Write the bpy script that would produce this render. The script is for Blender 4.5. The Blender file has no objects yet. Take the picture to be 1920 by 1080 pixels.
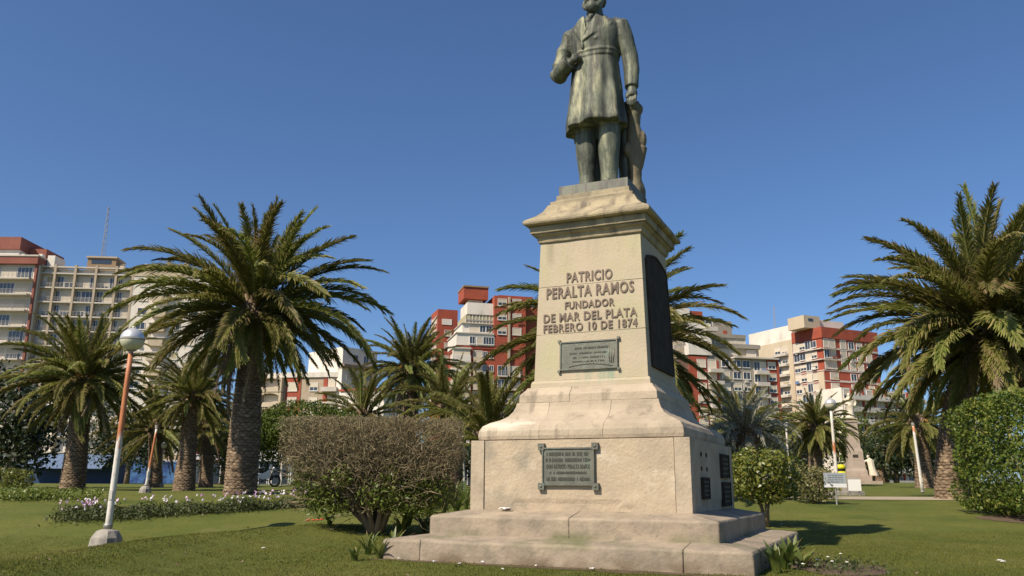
import bpy, bmesh, math, random
import numpy as np
from mathutils import Vector, Matrix, noise

random.seed(7)
rng = np.random.default_rng(7)
R = math.radians
scene = bpy.context.scene
COL = scene.collection

# ------------------------------------------------------------------ camera
EYE = 0.9
FPX, PITCH, ROLL = 1561.8, R(13.341), R(0.355)      # focal length in pixels of a 1920 wide picture
cam_data = bpy.data.cameras.new('camera')
cam_data.sensor_width = 36.0
cam_data.lens = FPX / 1920 * 36.0
cam_data.clip_start, cam_data.clip_end = 0.1, 3000
cam = bpy.data.objects.new('camera', cam_data)
COL.objects.link(cam)
CAMROT = Matrix.Rotation(R(90) + PITCH, 4, 'X') @ Matrix.Rotation(ROLL, 4, 'Z')
cam.matrix_world = Matrix.Translation((0, 0, EYE)) @ CAMROT
scene.camera = cam

# ------------------------------------------------------------------ sky, sun, exposure
SUN_AZ, SUN_EL = R(48), R(46)        # shadows run 48 degrees right of straight ahead
world = bpy.data.worlds.new('World')
scene.world = world
world.use_nodes = True
wn = world.node_tree.nodes
sky = wn.new('ShaderNodeTexSky')
sky.sky_type = 'NISHITA'
sky.sun_disc = False
sky.sun_elevation = SUN_EL
sky.sun_rotation = SUN_AZ + math.pi
sky.altitude = 0
sky.air_density = 0.9
sky.dust_density = 0.9
sky.ozone_density = 9.0
wn['Background'].inputs['Strength'].default_value = 0.09
world.node_tree.links.new(sky.outputs[0], wn['Background'].inputs['Color'])
sun_data = bpy.data.lights.new('sun', 'SUN')
sun_data.energy = 4.6
sun_data.angle = R(0.53)
sun_data.color = (1.0, 0.875, 0.72)
sun = bpy.data.objects.new('sun', sun_data)
COL.objects.link(sun)
sun.location = (-30, -20, 40)
sun.rotation_euler = Vector((math.sin(SUN_AZ) * math.cos(SUN_EL), math.cos(SUN_AZ) * math.cos(SUN_EL),
                             -math.sin(SUN_EL))).to_track_quat('-Z', 'Y').to_euler()
scene.view_settings.view_transform = 'Standard'
scene.view_settings.look = 'None'
scene.view_settings.gamma = 1.0
scene.view_settings.use_curve_mapping = False
scene.view_settings.exposure = 0.5

# ------------------------------------------------------------------ helpers
def tag(o, label=None, cat=None, group=None, kind=None):
    if label: o['label'] = label
    if cat: o['category'] = cat
    if group: o['group'] = group
    if kind: o['kind'] = kind
    return o

def empty(name, loc=(0, 0, 0), rz=0.0):
    o = bpy.data.objects.new(name, None)
    o.empty_display_size = 0.2
    o.location = loc
    o.rotation_euler = (0, 0, rz)
    COL.objects.link(o)
    return o

def link(name, me, parent=None, loc=None, rz=None):
    o = bpy.data.objects.new(name, me)
    if loc is not None: o.location = loc
    if rz is not None: o.rotation_euler = (0, 0, rz)
    COL.objects.link(o)
    o.parent = parent
    return o

class MB:
    """collects simple shapes into one mesh"""
    def __init__(s): s.v, s.f, s.m = [], [], []
    def face(s, pts, m=0):
        k = len(s.v); s.v += [tuple(p) for p in pts]; s.f.append(tuple(range(k, k + len(pts)))); s.m.append(m)
    def box(s, x0, x1, y0, y1, z0, z1, m=0):
        k = len(s.v)
        s.v += [(x0,y0,z0),(x1,y0,z0),(x1,y1,z0),(x0,y1,z0),(x0,y0,z1),(x1,y0,z1),(x1,y1,z1),(x0,y1,z1)]
        for q in ((0,3,2,1),(4,5,6,7),(0,1,5,4),(1,2,6,5),(2,3,7,6),(3,0,4,7)):
            s.f.append(tuple(k + i for i in q)); s.m.append(m)
        return s
    def tube(s, pts, rad, n=8, m=0, cap=True):
        """round bar through pts with a radius for each point"""
        pts = [Vector(p) for p in pts]
        if not hasattr(rad, '__len__'): rad = [rad] * len(pts)
        k0 = len(s.v)
        ref = Vector((0.31, 0.17, 0.93))
        for i, p in enumerate(pts):
            t = (pts[min(i + 1, len(pts) - 1)] - pts[max(i - 1, 0)]).normalized()
            a = t.cross(ref)
            if a.length < 1e-3: a = t.cross(Vector((1, 0, 0)))
            a.normalize(); b = t.cross(a)
            for j in range(n):
                q = 2 * math.pi * j / n
                s.v.append(tuple(p + (a * math.cos(q) + b * math.sin(q)) * rad[i]))
        for i in range(len(pts) - 1):
            for j in range(n):
                a0 = k0 + i * n + j; a1 = k0 + i * n + (j + 1) % n
                s.f.append((a0, a1, a1 + n, a0 + n)); s.m.append(m)
        if cap:
            s.f.append(tuple(k0 + j for j in reversed(range(n)))); s.m.append(m)
            e = k0 + (len(pts) - 1) * n
            s.f.append(tuple(e + j for j in range(n))); s.m.append(m)
        return s
    def lathe(s, prof, n=20, c=(0, 0, 0), m=0):
        k0 = len(s.v)
        for r, z in prof:
            for j in range(n):
                q = 2 * math.pi * j / n
                s.v.append((c[0] + r * math.cos(q), c[1] + r * math.sin(q), c[2] + z))
        for i in range(len(prof) - 1):
            for j in range(n):
                a0 = k0 + i * n + j; a1 = k0 + i * n + (j + 1) % n
                s.f.append((a0, a1, a1 + n, a0 + n)); s.m.append(m)
        s.f.append(tuple(k0 + j for j in reversed(range(n)))); s.m.append(m)
        e = k0 + (len(prof) - 1) * n
        s.f.append(tuple(e + j for j in range(n))); s.m.append(m)
        return s
    def loft(s, rings, m=0, cap=True):
        k0 = len(s.v); n = len(rings[0])
        for r in rings: s.v += [tuple(p) for p in r]
        for i in range(len(rings) - 1):
            for j in range(n):
                a0 = k0 + i * n + j; a1 = k0 + i * n + (j + 1) % n
                s.f.append((a0, a1, a1 + n, a0 + n)); s.m.append(m)
        if cap:
            s.f.append(tuple(k0 + j for j in reversed(range(n)))); s.m.append(m)
            e = k0 + (len(rings) - 1) * n
            s.f.append(tuple(e + j for j in range(n))); s.m.append(m)
        return s
    def ball(s, c, r, n=12, k=8, m=0):
        if not hasattr(r, '__len__'): r = (r, r, r)
        rings = []
        for i in range(k + 1):
            t = math.pi * i / k
            t = min(max(t, 0.04), math.pi - 0.04)
            rings.append([(c[0] + r[0] * math.sin(t) * math.cos(2 * math.pi * j / n),
                           c[1] + r[1] * math.sin(t) * math.sin(2 * math.pi * j / n),
                           c[2] - r[2] * math.cos(t)) for j in range(n)])
        return s.loft(rings, m)
    def mesh(s, name, mats, smooth=False):
        me = bpy.data.meshes.new(name)
        me.from_pydata(s.v, [], s.f)
        for mt in (mats if isinstance(mats, (list, tuple)) else [mats]): me.materials.append(mt)
        me.polygons.foreach_set('material_index', s.m)
        if smooth: me.polygons.foreach_set('use_smooth', [True] * len(s.f))
        me.update()
        return me
    def build(s, name, mats, parent=None, smooth=False, loc=None, rz=None):
        return link(name, s.mesh(name, mats, smooth), parent, loc, rz)

def np_mesh(name, verts, faces, mat, rnd=None, smooth=False):
    """mesh from arrays: verts (N,3), faces (M,k); rnd = one number for each face, read by the material"""
    me = bpy.data.meshes.new(name)
    verts = np.asarray(verts, dtype=np.float32); faces = np.asarray(faces, dtype=np.int32)
    M, k = faces.shape
    me.vertices.add(len(verts)); me.vertices.foreach_set('co', verts.ravel())
    me.loops.add(M * k); me.loops.foreach_set('vertex_index', faces.ravel())
    me.polygons.add(M)
    me.polygons.foreach_set('loop_start', np.arange(0, M * k, k, dtype=np.int32))
    me.polygons.foreach_set('loop_total', np.full(M, k, dtype=np.int32))
    if smooth: me.polygons.foreach_set('use_smooth', np.ones(M, dtype=bool))
    if rnd is not None:
        at = me.attributes.new('rnd', 'FLOAT', 'FACE')
        at.data.foreach_set('value', np.asarray(rnd, dtype=np.float32))
    me.materials.append(mat)
    me.update(calc_edges=True)
    return me

def smooth01(a, b, x):
    t = min(max((x - a) / (b - a), 0.0), 1.0)
    return t * t * (3 - 2 * t)

def ground_z(x, y):
    z = 0.64 * smooth01(12.8, 27.5, y) + smooth01(27, 62, y) * (0.20 + 0.42 * smooth01(-4, 18, x))
    s = -4.9 - x + 0.40 * min(max(y - 12.0, 0), 5)
    z -= 0.28 * smooth01(0.0, 1.4, s) * (1 - smooth01(15.0, 18.8, y)) * smooth01(3, 8, y)
    z += 0.20 * math.exp(-((s + 0.35) / 0.75) ** 2) * (1 - smooth01(14.5, 17.5, y)) * smooth01(3, 8, y)
    z += 0.025 * noise.noise(Vector((x * 0.25, y * 0.25, 3.1))) * smooth01(2, 6, abs(x - 1.4) + abs(y - 12) - 3)
    if y < 9: z -= 0.012 * (9 - y) ** 1.6
    return z

CR3 = CAMROT.to_3x3()
def ray(px, py):
    return CR3 @ Vector(((px - 960) / FPX, (540 - py) / FPX, -1.0))
def at(px, py, Y):
    """point on the sight line of a pixel (1920x1080 picture) at distance Y ahead"""
    d = ray(px, py)
    return Vector((0, 0, EYE)) + d * (Y / d.y)
def on_ground(px, py):
    d = ray(px, py); Y = 6.0
    while Y < 110:
        p = Vector((0, 0, EYE)) + d * (Y / d.y)
        if p.z <= ground_z(p.x, p.y): break
        Y += 0.05
    return Vector((p.x, p.y, ground_z(p.x, p.y)))
def stand(px, Y):
    """ground point at distance Y under picture column px (near the ground line)"""
    p = at(px, 915, Y)
    return Vector((p.x, p.y, ground_z(p.x, p.y)))

# ------------------------------------------------------------------ materials
def new_mat(name):
    m = bpy.data.materials.new(name); m.use_nodes = True
    nt = m.node_tree
    return m, nt, nt.nodes['Principled BSDF']

def mat(name, c1, c2=None, scale=6.0, rough=0.85, bump=0.0, bscale=None, metal=0.0, stretch=(1, 1, 1), detail=6, lo=0.35, hi=0.65,
        c3=None, c3scale=1.0, c3lo=0.5, c3hi=0.7, bevel=0.0, spec=0.3, objrnd=0.0):
    m, nt, b = new_mat(name)
    N, Lk = nt.nodes, nt.links.new
    b.inputs['Roughness'].default_value = rough
    b.inputs['Metallic'].default_value = metal
    b.inputs['Specular IOR Level'].default_value = spec
    tc = N.new('ShaderNodeTexCoord'); mp = N.new('ShaderNodeMapping')
    mp.inputs['Scale'].default_value = stretch
    Lk(tc.outputs['Object'], mp.inputs['Vector'])
    col = None
    if c2:
        nz = N.new('ShaderNodeTexNoise'); nz.inputs['Scale'].default_value = scale; nz.inputs['Detail'].default_value = detail
        nz.inputs['Roughness'].default_value = 0.62
        Lk(mp.outputs[0], nz.inputs['Vector'])
        mr = N.new('ShaderNodeMapRange'); mr.inputs[1].default_value = lo; mr.inputs[2].default_value = hi
        Lk(nz.outputs['Fac'], mr.inputs[0])
        mx = N.new('ShaderNodeMix'); mx.data_type = 'RGBA'
        mx.inputs[6].default_value = (*c1, 1); mx.inputs[7].default_value = (*c2, 1)
        Lk(mr.outputs[0], mx.inputs[0]); col = mx.outputs[2]
        if c3:
            n3 = N.new('ShaderNodeTexNoise'); n3.inputs['Scale'].default_value = c3scale; n3.inputs['Detail'].default_value = 8
            n3.inputs['Roughness'].default_value = 0.7
            Lk(mp.outputs[0], n3.inputs['Vector'])
            m3 = N.new('ShaderNodeMapRange'); m3.inputs[1].default_value = c3lo; m3.inputs[2].default_value = c3hi
            Lk(n3.outputs['Fac'], m3.inputs[0])
            x3 = N.new('ShaderNodeMix'); x3.data_type = 'RGBA'; x3.inputs[7].default_value = (*c3, 1)
            Lk(m3.outputs[0], x3.inputs[0]); Lk(col, x3.inputs[6]); col = x3.outputs[2]
    if objrnd and col:
        oi = N.new('ShaderNodeObjectInfo')
        hs = N.new('ShaderNodeHueSaturation')
        mr = N.new('ShaderNodeMapRange'); mr.inputs[3].default_value = 1 - objrnd; mr.inputs[4].default_value = 1 + objrnd
        Lk(oi.outputs['Random'], mr.inputs[0]); Lk(mr.outputs[0], hs.inputs['Value']); Lk(col, hs.inputs['Color']); col = hs.outputs[0]
    if col: Lk(col, b.inputs['Base Color'])
    else: b.inputs['Base Color'].default_value = (*c1, 1)
    nrm = None
    if bevel:
        bv = N.new('ShaderNodeBevel'); bv.samples = 4; bv.inputs['Radius'].default_value = bevel; nrm = bv.outputs[0]
    if bump:
        nb = N.new('ShaderNodeTexNoise'); nb.inputs['Scale'].default_value = bscale or scale * 4; nb.inputs['Detail'].default_value = 8
        Lk(mp.outputs[0], nb.inputs['Vector'])
        bp = N.new('ShaderNodeBump'); bp.inputs['Strength'].default_value = bump; bp.inputs['Distance'].default_value = 0.02
        Lk(nb.outputs['Fac'], bp.inputs['Height'])
        if nrm: Lk(nrm, bp.inputs['Normal'])
        nrm = bp.outputs[0]
    if nrm: Lk(nrm, b.inputs['Normal'])
    return m

def leaf_mat(name, stops, rough=0.5, transl=0.25, attr='rnd', objrnd=0.0, spec=0.4):
    """colour from the face number 'rnd' through a ramp, with some light passing through the leaf"""
    m, nt, b = new_mat(name)
    N, Lk = nt.nodes, nt.links.new
    a = N.new('ShaderNodeAttribute'); a.attribute_name = attr
    rp = N.new('ShaderNodeValToRGB')
    el = rp.color_ramp.elements
    el[0].position, el[0].color = stops[0][0], (*stops[0][1], 1)
    el[1].position, el[1].color = stops[-1][0], (*stops[-1][1], 1)
    for p, c in stops[1:-1]:
        e = el.new(p); e.color = (*c, 1)
    Lk(a.outputs['Fac'], rp.inputs[0]); col = rp.outputs[0]
    if objrnd:
        oi = N.new('ShaderNodeObjectInfo'); hs = N.new('ShaderNodeHueSaturation')
        mr = N.new('ShaderNodeMapRange'); mr.inputs[3].default_value = 1 - objrnd; mr.inputs[4].default_value = 1 + objrnd
        Lk(oi.outputs['Random'], mr.inputs[0]); Lk(mr.outputs[0], hs.inputs['Value']); Lk(col, hs.inputs['Color'])
        m2 = N.new('ShaderNodeMapRange'); m2.inputs[3].default_value = 0.47; m2.inputs[4].default_value = 0.52
        Lk(oi.outputs['Random'], m2.inputs[0]); Lk(m2.outputs[0], hs.inputs['Hue']); col = hs.outputs[0]
    Lk(col, b.inputs['Base Color'])
    b.inputs['Roughness'].default_value = rough
    b.inputs['Specular IOR Level'].default_value = spec
    if transl:
        tr = N.new('ShaderNodeBsdfTranslucent'); Lk(col, tr.inputs['Color'])
        ms = N.new('ShaderNodeMixShader'); ms.inputs[0].default_value = transl
        Lk(b.outputs[0], ms.inputs[1]); Lk(tr.outputs[0], ms.inputs[2])
        Lk(ms.outputs[0], N['Material Output'].inputs['Surface'])
    return m

M = {}
M['stone'] = mat('stone', (0.44, 0.365, 0.262), (0.35, 0.288, 0.208), 1.6, 0.9, 0.45, 22, c3=(0.235, 0.195, 0.145), c3scale=2.6, c3lo=0.50, c3hi=0.78, bevel=0.012, objrnd=0.06)
M['shaft_stone'] = mat('shaft_stone', (0.46, 0.385, 0.275), (0.40, 0.34, 0.24), 1.1, 0.88, 0.3, 30, c3=(0.40, 0.37, 0.21), c3scale=1.7, c3lo=0.5, c3hi=0.75, bevel=0.008, objrnd=0.03)
def add_stain(m, lo, hi, c, scale, stretch, a, b):
    """a run-down stain with its own outline, inside the box lo..hi of the object's space"""
    nt = m.node_tree; N, Lk = nt.nodes, nt.links.new; b_ = N['Principled BSDF']
    src = b_.inputs['Base Color'].links[0].from_socket
    tc = N.new('ShaderNodeTexCoord'); sx = N.new('ShaderNodeSeparateXYZ'); Lk(tc.outputs['Object'], sx.inputs[0])
    fac = None
    for i in range(3):
        for q, e, sgn in ((lo[i], 0.08, 1), (hi[i], 0.08, -1)):
            mr = N.new('ShaderNodeMapRange'); mr.interpolation_type = 'SMOOTHSTEP'
            mr.inputs[1].default_value = q - sgn * e; mr.inputs[2].default_value = q + sgn * e
            Lk(sx.outputs[i], mr.inputs[0])
            if fac is None: fac = mr.outputs[0]
            else:
                mu = N.new('ShaderNodeMath'); mu.operation = 'MULTIPLY'; Lk(fac, mu.inputs[0]); Lk(mr.outputs[0], mu.inputs[1]); fac = mu.outputs[0]
    mp = N.new('ShaderNodeMapping'); mp.inputs['Scale'].default_value = stretch; Lk(tc.outputs['Object'], mp.inputs[0])
    nz = N.new('ShaderNodeTexNoise'); nz.inputs['Scale'].default_value = scale; nz.inputs['Detail'].default_value = 5; Lk(mp.outputs[0], nz.inputs['Vector'])
    mr = N.new('ShaderNodeMapRange'); mr.inputs[1].default_value = a; mr.inputs[2].default_value = b; Lk(nz.outputs['Fac'], mr.inputs[0])
    mu = N.new('ShaderNodeMath'); mu.operation = 'MULTIPLY'; Lk(fac, mu.inputs[0]); Lk(mr.outputs[0], mu.inputs[1])
    mx = N.new('ShaderNodeMix'); mx.data_type = 'RGBA'; Lk(mu.outputs[0], mx.inputs[0]); Lk(src, mx.inputs[6]); mx.inputs[7].default_value = (*c, 1)
    Lk(mx.outputs[2], b_.inputs['Base Color'])
M['step_stone'] = mat('step_stone', (0.345, 0.28, 0.20), (0.25, 0.205, 0.15), 2.4, 0.92, 0.6, 18, c3=(0.155, 0.135, 0.10), c3scale=2.8, c3lo=0.48, c3hi=0.76, bevel=0.03, objrnd=0.07)
M['plaster'] = mat('rendered_panel', (0.455, 0.365, 0.25), (0.375, 0.305, 0.215), 2.0, 0.92, 0.5, 26, c3=(0.54, 0.46, 0.34), c3scale=2.6, c3lo=0.54, c3hi=0.68, bevel=0.01)
M['cap_stone'] = mat('weathered_cap', (0.40, 0.33, 0.205), (0.30, 0.255, 0.165), 2.2, 0.92, 0.5, 20, c3=(0.20, 0.17, 0.12), c3scale=2.4, c3lo=0.45, c3hi=0.72, bevel=0.012, stretch=(1, 1, 1.6), objrnd=0.04)
M['mortar'] = mat('mortar', (0.13, 0.11, 0.085), (0.2, 0.17, 0.13), 8, 0.95)
M['bronze_letter'] = mat('letter_bronze', (0.13, 0.095, 0.07), (0.17, 0.13, 0.10), 20, 0.6, metal=0.25)
M['plaque_text'] = mat('plaque_lettering', (0.075, 0.08, 0.062), (0.10, 0.10, 0.08), 12, 0.6, metal=0.3)
M['plaque'] = mat('plaque_bronze', (0.12, 0.125, 0.10), (0.17, 0.165, 0.13), 5, 0.55, 0.2, 40, metal=0.35, c3=(0.16, 0.20, 0.155), c3scale=6)
M['plaque_dark'] = mat('dark_relief_bronze', (0.040, 0.033, 0.026), (0.065, 0.052, 0.040), 5, 0.85, 0.9, 9, metal=0.0, spec=0.08)
M['patina'] = mat('patina_bronze', (0.062, 0.064, 0.053), (0.128, 0.142, 0.102), 2.3, 0.60, 0.14, 16, metal=0.3, stretch=(3.2, 3.2, 0.45), c3=(0.285, 0.28, 0.175), c3scale=1.9, c3lo=0.51, c3hi=0.70, lo=0.40, hi=0.60)
M['patina_brown'] = mat('patina_brown', (0.15, 0.125, 0.08), (0.22, 0.185, 0.11), 2.6, 0.7, 0.2, 20, metal=0.15, stretch=(2.0, 2.0, 0.7), c3=(0.10, 0.12, 0.08), c3scale=2.0)
M['patina_base'] = mat('patina_base', (0.15, 0.145, 0.12), (0.20, 0.21, 0.165), 3, 0.65, 0.3, 20, metal=0.25, stretch=(2, 2, .5), c3=(0.11, 0.105, 0.10), c3scale=2.5)
M['white_paint'] = mat('white_paint', (0.62, 0.59, 0.52), (0.5, 0.46, 0.39), 3, 0.5, stretch=(1, 1, 0.3))
M['rust_paint'] = mat('rusty_paint', (0.55, 0.22, 0.075), (0.36, 0.12, 0.05), 4, 0.7, 0.3, 30, stretch=(1, 1, 0.35))
M['concrete'] = mat('concrete', (0.34, 0.31, 0.26), (0.24, 0.22, 0.19), 5, 0.92, 0.5, 30, c3=(0.12, 0.11, 0.1), c3scale=3)
M['globe_top'] = mat('silver_globe', (0.74, 0.73, 0.69), None, rough=0.32, metal=0.55)
M['globe_bowl'] = mat('milky_globe', (0.56, 0.54, 0.40), (0.48, 0.46, 0.34), 4, 0.25, spec=0.5)
M['globe_white'] = mat('white_globe', (0.75, 0.75, 0.72), None, rough=0.25, spec=0.5)
add_stain(M['shaft_stone'], (-0.15, -0.9, 2.28), (0.42, -0.6, 2.46), (0.24, 0.31, 0.22), 2.2, (3.5, 1, 0.6), 0.42, 0.62)
add_stain(M['shaft_stone'], (-0.9, -0.9, 2.2), (0.9, -0.6, 4.4), (0.40, 0.385, 0.22), 0.9, (1.4, 1, 0.8), 0.52, 0.72)
add_stain(M['shaft_stone'], (-0.9, -0.9, 4.0), (0.9, -0.6, 4.4), (0.30, 0.26, 0.17), 2.0, (2.5, 1, 0.5), 0.5, 0.8)
add_stain(M['plaster'], (-1.3, -1.5, 0.5), (-0.6, -1.3, 1.5), (0.30, 0.26, 0.19), 3.5, (1, 1, 1), 0.48, 0.66)
add_stain(M['stone'], (-1.4, -1.5, 1.62), (-0.62, -0.9, 1.74), (0.60, 0.54, 0.42), 1.6, (1.0, 1, 3.0), 0.40, 0.52)

add_stain(M['cap_stone'], (-1.2, -1.2, 4.3), (1.2, 1.2, 5.2), (0.15, 0.125, 0.09), 1.3, (4.5, 4.5, 0.6), 0.52, 0.72)
add_stain(M['stone'], (-1.6, -1.6, 1.4), (1.6, 1.6, 2.3), (0.20, 0.165, 0.12), 1.2, (5, 5, 0.5), 0.56, 0.74)
add_stain(M['step_stone'], (-2.6, -2.6, -0.2), (2.6, 2.6, 0.10), (0.17, 0.13, 0.085), 2.5, (1, 1, 1), 0.40, 0.60)
add_stain(M['step_stone'], (-2.6, -2.6, 0.20), (2.6, 2.6, 0.34), (0.15, 0.15, 0.075), 1.8, (1, 1, 1), 0.50, 0.66)
add_stain(M['plaster'], (-1.6, -1.6, 0.5), (1.6, -1.2, 0.72), (0.33, 0.27, 0.19), 2.5, (1, 1, 1), 0.42, 0.62)
def pole_mat(name, z0, z1):
    """white paint flaking to rust between two heights, with a ragged border"""
    m, nt, b = new_mat(name); N, Lk = nt.nodes, nt.links.new
    tc = N.new('ShaderNodeTexCoord'); sx = N.new('ShaderNodeSeparateXYZ'); Lk(tc.outputs['Object'], sx.inputs[0])
    mp = N.new('ShaderNodeMapping'); mp.inputs['Scale'].default_value = (9, 9, 2.2); Lk(tc.outputs['Object'], mp.inputs[0])
    nz = N.new('ShaderNodeTexNoise'); nz.inputs['Scale'].default_value = 1.5; nz.inputs['Detail'].default_value = 6; Lk(mp.outputs[0], nz.inputs['Vector'])
    ad = N.new('ShaderNodeMath'); ad.operation = 'MULTIPLY_ADD'; ad.inputs[1].default_value = 0.9; Lk(nz.outputs['Fac'], ad.inputs[0]); Lk(sx.outputs[2], ad.inputs[2])
    a = N.new('ShaderNodeMapRange'); a.inputs[1].default_value = z0 + 0.40; a.inputs[2].default_value = z0 + 0.52; Lk(ad.outputs[0], a.inputs[0])
    c = N.new('ShaderNodeMapRange'); c.inputs[1].default_value = z1 + 0.52; c.inputs[2].default_value = z1 + 0.40; Lk(ad.outputs[0], c.inputs[0])
    mu = N.new('ShaderNodeMath'); mu.operation = 'MULTIPLY'; Lk(a.outputs[0], mu.inputs[0]); Lk(c.outputs[0], mu.inputs[1])
    n2 = N.new('ShaderNodeTexNoise'); n2.inputs['Scale'].default_value = 3.5; n2.inputs['Detail'].default_value = 6; Lk(mp.outputs[0], n2.inputs['Vector'])
    fl = N.new('ShaderNodeMapRange'); fl.inputs[1].default_value = 0.62; fl.inputs[2].default_value = 0.68; Lk(n2.outputs['Fac'], fl.inputs[0])
    mxf = N.new('ShaderNodeMath'); mxf.operation = 'MAXIMUM'; Lk(mu.outputs[0], mxf.inputs[0])
    f2 = N.new('ShaderNodeMath'); f2.operation = 'MULTIPLY'; f2.inputs[1].default_value = 0.7; Lk(fl.outputs[0], f2.inputs[0]); Lk(f2.outputs[0], mxf.inputs[1])
    r = N.new('ShaderNodeMix'); r.data_type = 'RGBA'; r.inputs[6].default_value = (0.55, 0.21, 0.07, 1); r.inputs[7].default_value = (0.33, 0.10, 0.04, 1); Lk(n2.outputs['Fac'], r.inputs[0])
    mx = N.new('ShaderNodeMix'); mx.data_type = 'RGBA'; mx.inputs[6].default_value = (0.64, 0.61, 0.54, 1); Lk(mxf.outputs[0], mx.inputs[0]); Lk(r.outputs[2], mx.inputs[7])
    Lk(mx.outputs[2], b.inputs['Base Color']); b.inputs['Roughness'].default_value = 0.55
    bp = N.new('ShaderNodeBump'); bp.inputs['Strength'].default_value = 0.3; bp.inputs['Distance'].default_value = 0.01; Lk(n2.outputs['Fac'], bp.inputs['Height']); Lk(bp.outputs[0], b.inputs['Normal'])
    return m
# ------------------------------------------------------------------ ground
def lawn_mat():
    m, nt, b = new_mat('lawn')
    N, Lk = nt.nodes, nt.links.new
    tc = N.new('ShaderNodeTexCoord')
    def nz(scale, detail=6, rough=0.6, stretch=None):
        n = N.new('ShaderNodeTexNoise'); n.inputs['Scale'].default_value = scale; n.inputs['Detail'].default_value = detail
        n.inputs['Roughness'].default_value = rough
        if stretch:
            mp = N.new('ShaderNodeMapping'); mp.inputs['Scale'].default_value = stretch
            Lk(tc.outputs['Object'], mp.inputs[0]); Lk(mp.outputs[0], n.inputs['Vector'])
        else: Lk(tc.outputs['Object'], n.inputs['Vector'])
        return n.outputs['Fac']
    def mixc(fac, a, c, lo, hi):
        mr = N.new('ShaderNodeMapRange'); mr.inputs[1].default_value = lo; mr.inputs[2].default_value = hi; Lk(fac, mr.inputs[0])
        mx = N.new('ShaderNodeMix'); mx.data_type = 'RGBA'; Lk(mr.outputs[0], mx.inputs[0])
        if isinstance(a, tuple): mx.inputs[6].default_value = (*a, 1)
        else: Lk(a, mx.inputs[6])
        mx.inputs[7].default_value = (*c, 1)
        return mx.outputs[2]
    c = mixc(nz(0.55), (0.112, 0.134, 0.026), (0.148, 0.156, 0.034), 0.38, 0.62)
    c = mixc(nz(9, 8, 0.7), c, (0.078, 0.092, 0.018), 0.52, 0.70)
    c = mixc(nz(0.9, 8, 0.75), c, (0.190, 0.165, 0.060), 0.54, 0.74)
    c = mixc(nz(0.33, 6, 0.7), c, (0.070, 0.100, 0.018), 0.53, 0.66)
    c = mixc(nz(3.1, 8, 0.8), c, (0.17, 0.12, 0.06), 0.66, 0.76)
    c = mixc(nz(60, 4, 0.6), c, (0.055, 0.066, 0.014), 0.50, 0.68)
    Lk(c, b.inputs['Base Color']); b.inputs['Roughness'].default_value = 0.9; b.inputs['Specular IOR Level'].default_value = 0.15
    bp = N.new('ShaderNodeBump'); bp.inputs['Strength'].default_value = 0.8; bp.inputs['Distance'].default_value = 0.03
    Lk(nz(70, 6, 0.7), bp.inputs['Height']); Lk(bp.outputs[0], b.inputs['Normal'])
    return m
M['lawn'] = lawn_mat()
M['blade'] = leaf_mat('grass_blade', [(0, (0.105, 0.120, 0.022)), (0.5, (0.165, 0.175, 0.036)), (0.85, (0.22, 0.21, 0.055)), (1, (0.30, 0.25, 0.11))], 0.7, 0.4, spec=0.15)
M['soil'] = mat('soil', (0.085, 0.058, 0.038), (0.13, 0.09, 0.058), 5, 0.97, 0.9, 20)
M['path'] = mat('path', (0.38, 0.32, 0.23), (0.29, 0.245, 0.18), 3, 0.95, 0.4, 30)
M['asphalt'] = mat('asphalt', (0.05, 0.05, 0.05), (0.07, 0.068, 0.065), 2, 0.9, 0.3, 30)

def grid_axis(a, b, fine_a, fine_b, fine, coarse):
    out = [a]
    while out[-1] < b:
        x = out[-1]
        out.append(x + (fine if fine_a <= x < fine_b else coarse * (1 + 0.02 * max(0, abs(x) - 40))))
    return out
gx = grid_axis(-420, 420, -16, 20, 0.35, 2.5)
gy = grid_axis(-60, 900, 4, 32, 0.35, 2.5)
gv = [(x, y, ground_z(x, y)) for y in gy for x in gx]
nx = len(gx)
gf = [(j * nx + i, j * nx + i + 1, (j + 1) * nx + i + 1, (j + 1) * nx + i) for j in range(len(gy) - 1) for i in range(nx - 1)]
lawn = link('lawn', np_mesh('lawn', gv, gf, M['lawn'], smooth=True))
tag(lawn, 'mown green lawn of the square', None, None, 'structure')

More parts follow.
